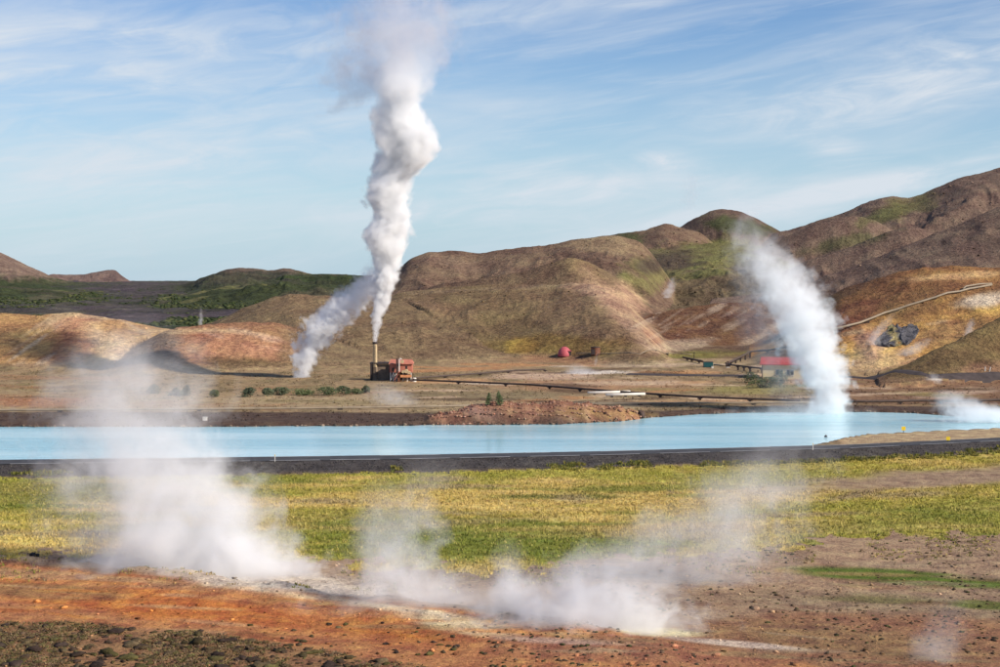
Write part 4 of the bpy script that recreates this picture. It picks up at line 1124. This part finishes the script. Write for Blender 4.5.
def steam(name, label, ctrl, depth, dens, scale, carve=.9, soft=.35, ry=.8, base_z=None, billow=True, group='steam plumes', stretch=1.0, detail=3.0, drift=0.0, cover=0.0, step=1.0, alb=STEAM_ALB, seed=0, aniso=.0, objspace=False, fray=1.1):
    """ctrl: (u, v, radius px, relative density) up the plume, all at one real distance"""
    k = depth / F
    pts = [(at(u, v_, depth), r * k, q) for u, v_, r, q in ctrl]
    pts.sort(key=lambda a_: a_[0].z)
    z0, z1 = pts[0][0].z, pts[-1][0].z
    base = Vector((pts[0][0].x, depth, z0))
    tz = [(p.z - z0) / (z1 - z0) for p, _, _ in pts]
    xs = [p.x - base.x for p, _, _ in pts]; rs = [r for _, r, _ in pts]; qs = [q for _, _, q in pts]
    x_lo, x_hi = min(xs) - .01, max(xs) + .01; rmax = max(rs)
    # ---- billowing hull
    nz, na = 40, 28
    vs, fs = [], []
    for i in range(nz):
        t = i / (nz - 1)
        xc = np.interp(t, tz, xs); r = np.interp(t, tz, rs) * 1.04
        for j in range(na):
            a_ = 2 * math.pi * j / na
            vs.append((xc + math.cos(a_) * r, math.sin(a_) * r * ry + drift * t, t * (z1 - z0)))
    for i in range(nz - 1):
        for j in range(na): fs.append((i * na + j, i * na + (j + 1) % na, (i + 1) * na + (j + 1) % na, (i + 1) * na + j))
    fs.append(tuple(range(na - 1, -1, -1))); fs.append(tuple((nz - 1) * na + j for j in range(na)))
    me = bpy.data.meshes.new(name); me.from_pydata(vs, [], fs); me.update()
    # ---- density field in the plume's own space
    m = bpy.data.materials.new(name + '_vapour'); m.use_nodes = True; nt = m.node_tree; nt.nodes.clear(); L_ = nt.links.new
    out = N(nt, 'ShaderNodeOutputMaterial'); pv = N(nt, 'ShaderNodeVolumePrincipled')
    pv.inputs['Color'].default_value = (*alb, 1); pv.inputs['Anisotropy'].default_value = aniso
    L_(pv.outputs[0], out.inputs['Volume'])
    tc = N(nt, 'ShaderNodeTexCoord'); sp = N(nt, 'ShaderNodeSeparateXYZ'); L_(tc.outputs['Object'], sp.inputs[0])

    def ma(op, a_, b2=None, clamp=False):
        n = N(nt, 'ShaderNodeMath', _operation=op); n.use_clamp = clamp
        for i, q in enumerate((a_, b2)):
            if q is None: continue
            if isinstance(q, (int, float)): n.inputs[i].default_value = q
            else: L_(q, n.inputs[i])
        return n.outputs[0]
    t = ma('DIVIDE', sp.outputs['Z'], z1 - z0, True)
    sv = [0.0]
    tf = np.linspace(0, 1, 200); rf_ = np.interp(tf, tz, rs); cum = np.concatenate([[0], np.cumsum((z1 - z0) / 199 / ((rf_[1:] + rf_[:-1]) / 2))])
    cs_ = fcurve(nt, [(a_, float(np.interp(a_, tf, cum)) / cum[-1]) for a_ in np.linspace(0, 1, 14)]); L_(t, cs_.inputs['Value'])
    cx_ = fcurve(nt, [(a_, (b2 - x_lo) / (x_hi - x_lo)) for a_, b2 in zip(tz, xs)]); L_(t, cx_.inputs['Value'])
    cr_ = fcurve(nt, [(a_, b2 / rmax) for a_, b2 in zip(tz, rs)]); L_(t, cr_.inputs['Value'])
    qm = max(qs); cq = fcurve(nt, [(a_, b2 / qm) for a_, b2 in zip(tz, qs)]); L_(t, cq.inputs['Value'])
    xc = ma('ADD', ma('MULTIPLY', cx_.outputs[0], x_hi - x_lo), x_lo)
    rr = ma('MAXIMUM', ma('MULTIPLY', cr_.outputs[0], rmax), .02)
    dx = ma('DIVIDE', ma('SUBTRACT', sp.outputs['X'], xc), rr)
    yy_ = ma('SUBTRACT', sp.outputs['Y'], ma('MULTIPLY', t, drift)) if drift else sp.outputs['Y']
    dy = ma('DIVIDE', yy_, ma('MULTIPLY', rr, ry))
    q = ma('SQRT', ma('ADD', ma('MULTIPLY', dx, dx), ma('MULTIPLY', dy, dy)))
    mp_ = N(nt, 'ShaderNodeMapping'); mp_.inputs['Scale'].default_value = (1, 1, stretch); mp_.inputs['Location'].default_value = (seed * 13.7, seed * 7.1, seed * 3.3)
    cbn = N(nt, 'ShaderNodeCombineXYZ'); L_(dx, cbn.inputs[0]); L_(ma('MULTIPLY', dy, ry), cbn.inputs[1]); L_(ma('MULTIPLY', cs_.outputs[0], float(cum[-1])), cbn.inputs[2])
    L_(cbn.outputs[0] if billow and not objspace else tc.outputs['Object'], mp_.inputs['Vector'])
    if billow:
        wz = N(nt, 'ShaderNodeTexNoise', Scale=scale * .7, Detail=2); L_(mp_.outputs[0], wz.inputs['Vector'])
        wv_ = N(nt, 'ShaderNodeVectorMath', _operation='MULTIPLY_ADD'); L_(wz.outputs['Color'], wv_.inputs[0]); wv_.inputs[1].default_value = (.38 / scale,) * 3; L_(mp_.outputs[0], wv_.inputs[2])
        vo = N(nt, 'ShaderNodeTexVoronoi', Scale=scale, Detail=detail - 1, Roughness=.55, Lacunarity=2.2); vo.normalize = True
        L_(wv_.outputs[0], vo.inputs['Vector']); fn = N(nt, 'ShaderNodeTexNoise', Scale=scale * 2.6, Detail=5, Roughness=.62); L_(wv_.outputs[0], fn.inputs['Vector'])
        nz_ = ma('ADD', ma('MULTIPLY', vo.outputs['Distance'], 1.5), ma('MULTIPLY', ma('SUBTRACT', fn.outputs[0], .38), fray))
    else:
        no = N(nt, 'ShaderNodeTexNoise', Scale=scale, Detail=detail + 1, Roughness=.58, Distortion=.6); L_(mp_.outputs[0], no.inputs['Vector'])
        nz_ = ma('SUBTRACT', 1.0, ma('MULTIPLY', ma('SUBTRACT', no.outputs[0], .30), 2.9))
        nz_ = ma('MAXIMUM', nz_, 0.0)
    e = ma('SUBTRACT', ma('SUBTRACT', 1.0 - cover, q), ma('MULTIPLY', nz_, carve))
    body = ma('DIVIDE', e, soft, True)
    body = ma('MULTIPLY', body, ma('MULTIPLY', cq.outputs[0], dens * qm))
    L_(body, pv.inputs['Density'])
    try: m.cycles.volume_step_rate = step
    except Exception: pass
    me.materials.append(m)
    o = bpy.data.objects.new(name, me); COL.objects.link(o); o.location = base
    return tag(o, label, 'steam', group)


exec_steam = True
if exec_steam:
    steam('steam_plume', 'dense white steam column boiling up from the tall chimney into the sky',
          [(375, 343, 3.2, 1.6), (376, 330, 7.5, 1.6), (379, 310, 13, 1.5), (383, 285, 24, 1.4), (386, 262, 27, 1.3), (387, 240, 38, 1.2), (389, 215, 34, 1.2), (386, 195, 46, 1.1), (396, 172, 49, 1.0), (406, 148, 54, .9),
           (402, 122, 48, .7), (400, 98, 51, .36), (403, 75, 56, .11), (407, 52, 64, .03), (408, 28, 72, .01), (405, 2, 74, .004), (404, -25, 70, 0)], 384, 1.5, 1.1, .82, .27, .9, fray=.75, seed=1, step=.5, detail=4.5)
    steam('steam_plume', 'white steam leaning up from a ground vent beside the shrubs to join the chimney plume',
          [(301, 388, 10, 1.3), (302, 375, 18, 1.3), (307, 355, 30, 1.2), (318, 335, 42, 1.0), (334, 316, 50, .8), (350, 301, 50, .55), (364, 287, 46, .4), (376, 272, 38, .25), (386, 252, 22, 0)], 390, 1.0, .27, .95, .34, .9, seed=2, step=.4, detail=4.5, objspace=True)
    steam('steam_plume', 'dense white steam blowing off the lagoon in front of the red roofed building',
          [(820, 414, 60, .4), (828, 408, 44, .9), (829, 396, 42, 1.2), (822, 378, 52, 1.1), (813, 352, 62, 1.0), (805, 326, 68, .8), (794, 300, 72, .6), (779, 274, 72, .4), (764, 254, 62, .24), (752, 236, 50, .1), (742, 212, 36, 0)], 292, .75, .26, .92, .45, .9, fray=.85, seed=3, step=.4, detail=4.5, objspace=True)
    steam('steam_wisp', 'soft trailing vapour on the building side of the lagoon steam',
          [(800, 416, 46, .8), (795, 400, 44, .8), (782, 375, 46, .9), (770, 345, 46, .9), (760, 310, 44, .9), (752, 280, 40, .8), (744, 255, 34, .5), (738, 235, 26, 0)], 294, .06, .3, .66, .7, .8, billow=False, seed=13, group='small steam wisps')
    steam('steam_plume', 'broad tall soft column of steam rising from the edge of the red clay',
          [(195, 595, 185, .9), (190, 575, 180, 1.0), (183, 550, 165, 1.0), (175, 515, 150, .8), (158, 480, 150, .6), (140, 440, 140, .42), (130, 400, 134, .34), (128, 370, 118, .25), (135, 345, 92, .14), (142, 318, 62, .03), (145, 295, 55, 0)],
          130, .62, .30, .70, .7, .6, billow=False, seed=4, detail=4)
    steam('steam_plume', 'low steam bank spreading over the grass edge beside the broad soft column',
          [(262, 596, 105, .7), (255, 575, 98, 1.0), (248, 550, 74, .8), (240, 525, 50, .45), (232, 495, 38, .12), (230, 475, 26, 0)], 128, .75, .5, .66, .75, .6, billow=False, seed=5, detail=4)
    steam('steam_plume', 'thin steam rising in front of the grass between the two steam banks',
          [(418, 615, 105, .8), (408, 592, 92, 1.0), (400, 562, 80, .75), (398, 530, 74, .5), (405, 500, 64, .3), (425, 470, 54, .1), (435, 445, 44, 0)], 117, .65, .5, .66, .8, .5, billow=False, seed=6, detail=4)
    steam('steam_plume', 'low white steam bank lying over the sulphur crust at the end of the red clay',
          [(585, 645, 165, .8), (588, 628, 165, 1.1), (592, 605, 142, .9), (602, 582, 118, .55), (622, 558, 98, .3), (650, 530, 74, .1), (670, 505, 54, 0)], 109, .9, .5, .66, .8, .5, billow=False, seed=7, detail=4)
    steam('steam_plume', 'long thin ground steam joining the steam banks along the crest of the red clay',
          [(470, 630, 250, 1.0), (470, 612, 240, 1.0), (470, 592, 190, .6), (475, 572, 130, .2), (480, 556, 90, 0)], 114, .34, .42, .6, .8, .22, billow=False, seed=21, detail=4)
    steam('steam_wisp', 'thin mist lying on the water round the foot of the lagoon steam',
          [(800, 418, 110, 1), (800, 411, 100, .8), (800, 404, 70, .3), (800, 399, 50, 0)], 286, .16, .3, .5, .8, .25, billow=False, seed=22, group='small steam wisps')
    steam('steam_plume', 'small upright puff of steam at the edge of the low white steam bank',
          [(512, 618, 52, .8), (512, 595, 42, 1.0), (510, 573, 32, .7), (508, 552, 24, .25), (508, 536, 16, 0)], 114, .6, .7, .56, .65, .7, billow=False, seed=8, detail=4)
    steam('steam_plume', 'faint veil of steam drifting over the grass towards the tan gravel spit',
          [(690, 605, 110, .5), (700, 575, 120, .8), (720, 535, 122, .9), (745, 497, 116, .75), (770, 465, 98, .4), (790, 440, 76, .15), (800, 415, 60, 0)], 126, .30, .4, .68, .85, .5, billow=False, seed=9, detail=4)
    steam('steam_plume', 'faint pinkish wisp of steam over the brown clods at the bottom edge',
          [(930, 690, 58, .8), (932, 660, 50, .9), (942, 630, 40, .6), (950, 605, 30, .15), (952, 590, 22, 0)], 100, .26, .6, .6, .75, .7, billow=False, seed=10)
    steam('steam_plume', 'low white vapour creeping over the narrow end of the lagoon',
          [(990, 421, 70, 1.0), (985, 414, 62, 1), (970, 407, 46, .7), (955, 399, 34, .4), (945, 389, 22, 0)], 274, .5, .42, .58, .6, .6, billow=False, seed=11)
    for (lab, ctrl, dp, dn) in (
        ('small bluish steam wisp from the valley between the brown hills', [(667, 298, 7, 1), (669, 290, 8, .9), (672, 282, 6, .5), (674, 276, 4, 0)], 640, .28),
        ('tiny white steam puff above the red clay ridge', [(200, 325, 3.5, 1), (201, 318, 4, 1), (201, 311, 3, .5), (200, 306, 2, 0)], 430, .6),
        ('tiny steam wisp in front of the rusty tank', [(595, 366, 3, 1), (596, 360, 3, .8), (597, 354, 2.5, .4), (598, 349, 2, 0)], 430, .4),
        ('thin low steam over the white sinter patch', [(583, 374, 26, 1), (580, 370, 22, .6), (576, 365, 14, .2), (574, 362, 9, 0)], 405, .22),
        ('pale steam wisp on the orange hill below the expansion loop', [(966, 340, 6, 1), (968, 332, 7, 1), (971, 324, 6, .6), (973, 317, 4, 0)], 420, .4),
        ('pinkish low steam on the orange hill beside the rock slab', [(905, 356, 14, 1), (912, 350, 16, .8), (922, 343, 12, .5), (930, 337, 7, 0)], 410, .25),
        ('faint steam at the upper edge of the jagged rock face', [(873, 345, 10, 1), (876, 335, 11, .9), (886, 322, 9, .5), (896, 312, 6, 0)], 415, .25),
        ('low steam puff over the small white crust on the plain', [(935, 380, 12, 1), (934, 376, 9, .6), (932, 371, 5, 0)], 360, .35),
        ('low steam drifting off the water below the chimney', [(400, 405, 34, .6), (392, 398, 36, 1), (385, 388, 30, .5), (380, 380, 20, 0)], 300, .10),
    ):
        steam('steam_wisp', lab, ctrl, dp, dn, .9 * 400 / dp, .6, .6, .8, billow=False, seed=len(lab), group='small steam wisps')
    for (lab, ctrl, dp, dn) in (
        ('dark ragged vapour shreds beside the top of the chimney plume', [(318, 118, 20, .3), (348, 100, 46, .8), (378, 72, 84, 1), (395, 45, 100, 1), (400, 10, 105, .7), (400, -14, 100, .5), (400, -50, 80, 0)], 392, .10),  # shaded side of the plume, its shading put in by the dimmer albedo
        ('faint grey vapour patch in the sky above the dome hill', [(688, 210, 10, .5), (690, 197, 16, 1), (692, 185, 16, .8), (688, 172, 10, 0)], 300, .10),
        ('thin blue vapour trail in front of the dome hill', [(742, 245, 12, 1), (738, 230, 14, .9), (748, 216, 16, .6), (762, 203, 12, 0)], 296, .12),
        ('barely visible vapour trail in the sky above the mesa', [(150, 285, 14, .6), (145, 255, 20, 1), (135, 230, 18, .7), (120, 200, 12, 0)], 150, .03),
    ):
        steam('steam_wisp', lab, ctrl, dp, dn, .2 if dp > 350 else .8, .95 if dp > 350 else .72, .6, .8, billow=False, seed=len(lab) + 3, group='small steam wisps', detail=4, alb=(.80, .80, .86))

# ------------------------------------------------------------------ camera
cam = bpy.data.cameras.new('camera'); co = bpy.data.objects.new('camera', cam); COL.objects.link(co)
co.location = (0, 0, H); co.rotation_euler = (math.pi / 2, 0, 0)
cam.sensor_fit = 'HORIZONTAL'; cam.sensor_width = 36; cam.lens = 36 * F / 1000
cam.shift_y = (HY - 333.5) / 1000; cam.clip_start = .5; cam.clip_end = 20000
S.camera = co

# ------------------------------------------------------------------ light
SUN_EL, SUN_AZ = 34.0, 117.0          # azimuth clockwise from the view direction
sd = bpy.data.lights.new('sun', 'SUN'); sd.energy = 5.0; sd.angle = math.radians(.55); sd.color = (1, .91, .78)
so = bpy.data.objects.new('sun', sd); COL.objects.link(so)
a_, e_ = math.radians(SUN_AZ), math.radians(SUN_EL)
dirv = Vector((math.sin(a_) * math.cos(e_), math.cos(a_) * math.cos(e_), math.sin(e_)))
so.rotation_euler = dirv.to_track_quat('Z', 'Y').to_euler()
w = bpy.data.worlds.new('World'); S.world = w; w.use_nodes = True; nt = w.node_tree
bg = nt.nodes['Background']; L_ = nt.links.new
sky = nt.nodes.new('ShaderNodeTexSky'); sky.sky_type = 'NISHITA'; sky.sun_disc = False
sky.sun_elevation = e_; sky.sun_rotation = a_
sky.altitude = 400; sky.air_density = 1.0; sky.dust_density = .25; sky.ozone_density = 2.5
tc = N(nt, 'ShaderNodeTexCoord'); sp = N(nt, 'ShaderNodeSeparateXYZ'); L_(tc.outputs['Generated'], sp.inputs[0])


def wm(op, a_, b2=None, clamp=False):
    n = N(nt, 'ShaderNodeMath', _operation=op); n.use_clamp = clamp
    for i, q in enumerate((a_, b2)):
        if q is None: continue
        if isinstance(q, (int, float)): n.inputs[i].default_value = q
        else: L_(q, n.inputs[i])
    return n.outputs[0]


az = wm('ARCTAN2', sp.outputs['X'], sp.outputs['Y'])
cb = N(nt, 'ShaderNodeCombineXYZ'); L_(az, cb.inputs[0]); L_(wm('SUBTRACT', sp.outputs['Z'], wm('MULTIPLY', az, .13)), cb.inputs[1])


def cloud(sx, sy, off, lo, hi, detail=6, rough=.6, dist=.6):
    mp_ = N(nt, 'ShaderNodeMapping'); mp_.inputs['Scale'].default_value = (sx, sy, 1); mp_.inputs['Location'].default_value = (off, off * .37, off * 1.3)
    L_(cb.outputs[0], mp_.inputs['Vector'])
    no = N(nt, 'ShaderNodeTexNoise', Scale=1, Detail=detail, Roughness=rough, Distortion=dist); L_(mp_.outputs[0], no.inputs['Vector'])
    mr = N(nt, 'ShaderNodeMapRange'); mr.interpolation_type = 'SMOOTHSTEP'; mr.inputs[1].default_value = lo; mr.inputs[2].default_value = hi; L_(no.outputs[0], mr.inputs[0])
    return mr.outputs[0]


c1 = cloud(4.0, 24, 3.1, .40, .78, 6, .55, .8)
c2 = cloud(11, 120, 8.4, .46, .82, 7, .62, .8)
c3 = cloud(16, 60, 5.7, .30, .75, 7, .62, 1.0)


def bank(u, v_, hu, hv, tilt, gain):
    """a cloud bank in one direction of the sky"""
    a0, e0 = (u - CX) / F, (HY - v_) / F; tl = math.radians(tilt)
    da = wm('SUBTRACT', az, a0); de = wm('SUBTRACT', sp.outputs['Z'], e0)
    p_ = wm('DIVIDE', wm('ADD', wm('MULTIPLY', da, math.cos(tl)), wm('MULTIPLY', de, math.sin(tl))), hu / F)
    q_ = wm('DIVIDE', wm('SUBTRACT', wm('MULTIPLY', de, math.cos(tl)), wm('MULTIPLY', da, math.sin(tl))), hv / F)
    g_ = wm('POWER', 2.718, wm('MULTIPLY', wm('ADD', wm('MULTIPLY', p_, p_), wm('MULTIPLY', q_, q_)), -1.0))
    return wm('MULTIPLY', wm('MULTIPLY', g_, wm('ADD', wm('MULTIPLY', c3, .7), .3)), gain)


cs_ = wm('ADD', wm('MULTIPLY', c1, .46), wm('MULTIPLY', c2, .24))
for u_, v_, hu_, hv_, tl_, g_ in ((900, 85, 200, 34, 12, 1.1), (560, 190, 190, 18, 3, .8), (880, 185, 200, 13, 10, 1.0), (450, 215, 120, 10, 0, .5), (100, 70, 330, 60, 4, .75), (150, 170, 260, 40, 6, .7),
                                 (664, 160, 26, 9, 0, 1.0), (830, 152, 26, 9, 0, 1.0), (540, 10, 260, 16, 8, .35), (620, 230, 420, 24, 2, .2)):
    cs_ = wm('ADD', cs_, bank(u_, v_, hu_, hv_, tl_, g_))
cm_ = wm('MINIMUM', cs_, .92)
mixn = N(nt, 'ShaderNodeMix'); mixn.data_type = 'RGBA'
L_(cm_, mixn.inputs[0]); mixn.inputs[7].default_value = (6.4, 6.9, 7.5, 1)
hz = N(nt, 'ShaderNodeMapRange'); hz.interpolation_type = 'SMOOTHSTEP'; hz.inputs[1].default_value = .17; hz.inputs[2].default_value = -.02; hz.inputs[3].default_value = 0; hz.inputs[4].default_value = .8
L_(sp.outputs['Z'], hz.inputs[0])
mh2 = N(nt, 'ShaderNodeMix'); mh2.data_type = 'RGBA'; L_(hz.outputs[0], mh2.inputs[0]); hs_ = N(nt, 'ShaderNodeHueSaturation'); hs_.inputs['Hue'].default_value = .512; hs_.inputs['Saturation'].default_value = 1.26; hs_.inputs['Value'].default_value = 1.08; L_(sky.outputs[0], hs_.inputs['Color']); L_(hs_.outputs[0], mh2.inputs[6]); mh2.inputs[7].default_value = (3.4, 5.2, 7.1, 1)
L_(mh2.outputs[2], mixn.inputs[6])
L_(mixn.outputs[2], bg.inputs['Color']); bg.inputs['Strength'].default_value = .088

# ------------------------------------------------------------------ render settings
S.render.engine = 'CYCLES'
cy = S.cycles
cy.use_denoising = True
try: cy.denoiser = 'OPENIMAGEDENOISE'
except Exception: pass
cy.use_adaptive_sampling = True; cy.adaptive_threshold = .02
cy.max_bounces = 10; cy.diffuse_bounces = 2; cy.glossy_bounces = 2; cy.transmission_bounces = 2; cy.volume_bounces = 7; cy.transparent_max_bounces = 12
cy.volume_max_steps = 256
cy.sample_clamp_indirect = 4
S.view_settings.view_transform = 'Standard'; S.view_settings.look = 'None'; S.view_settings.gamma = 1
S.view_settings.exposure = .34
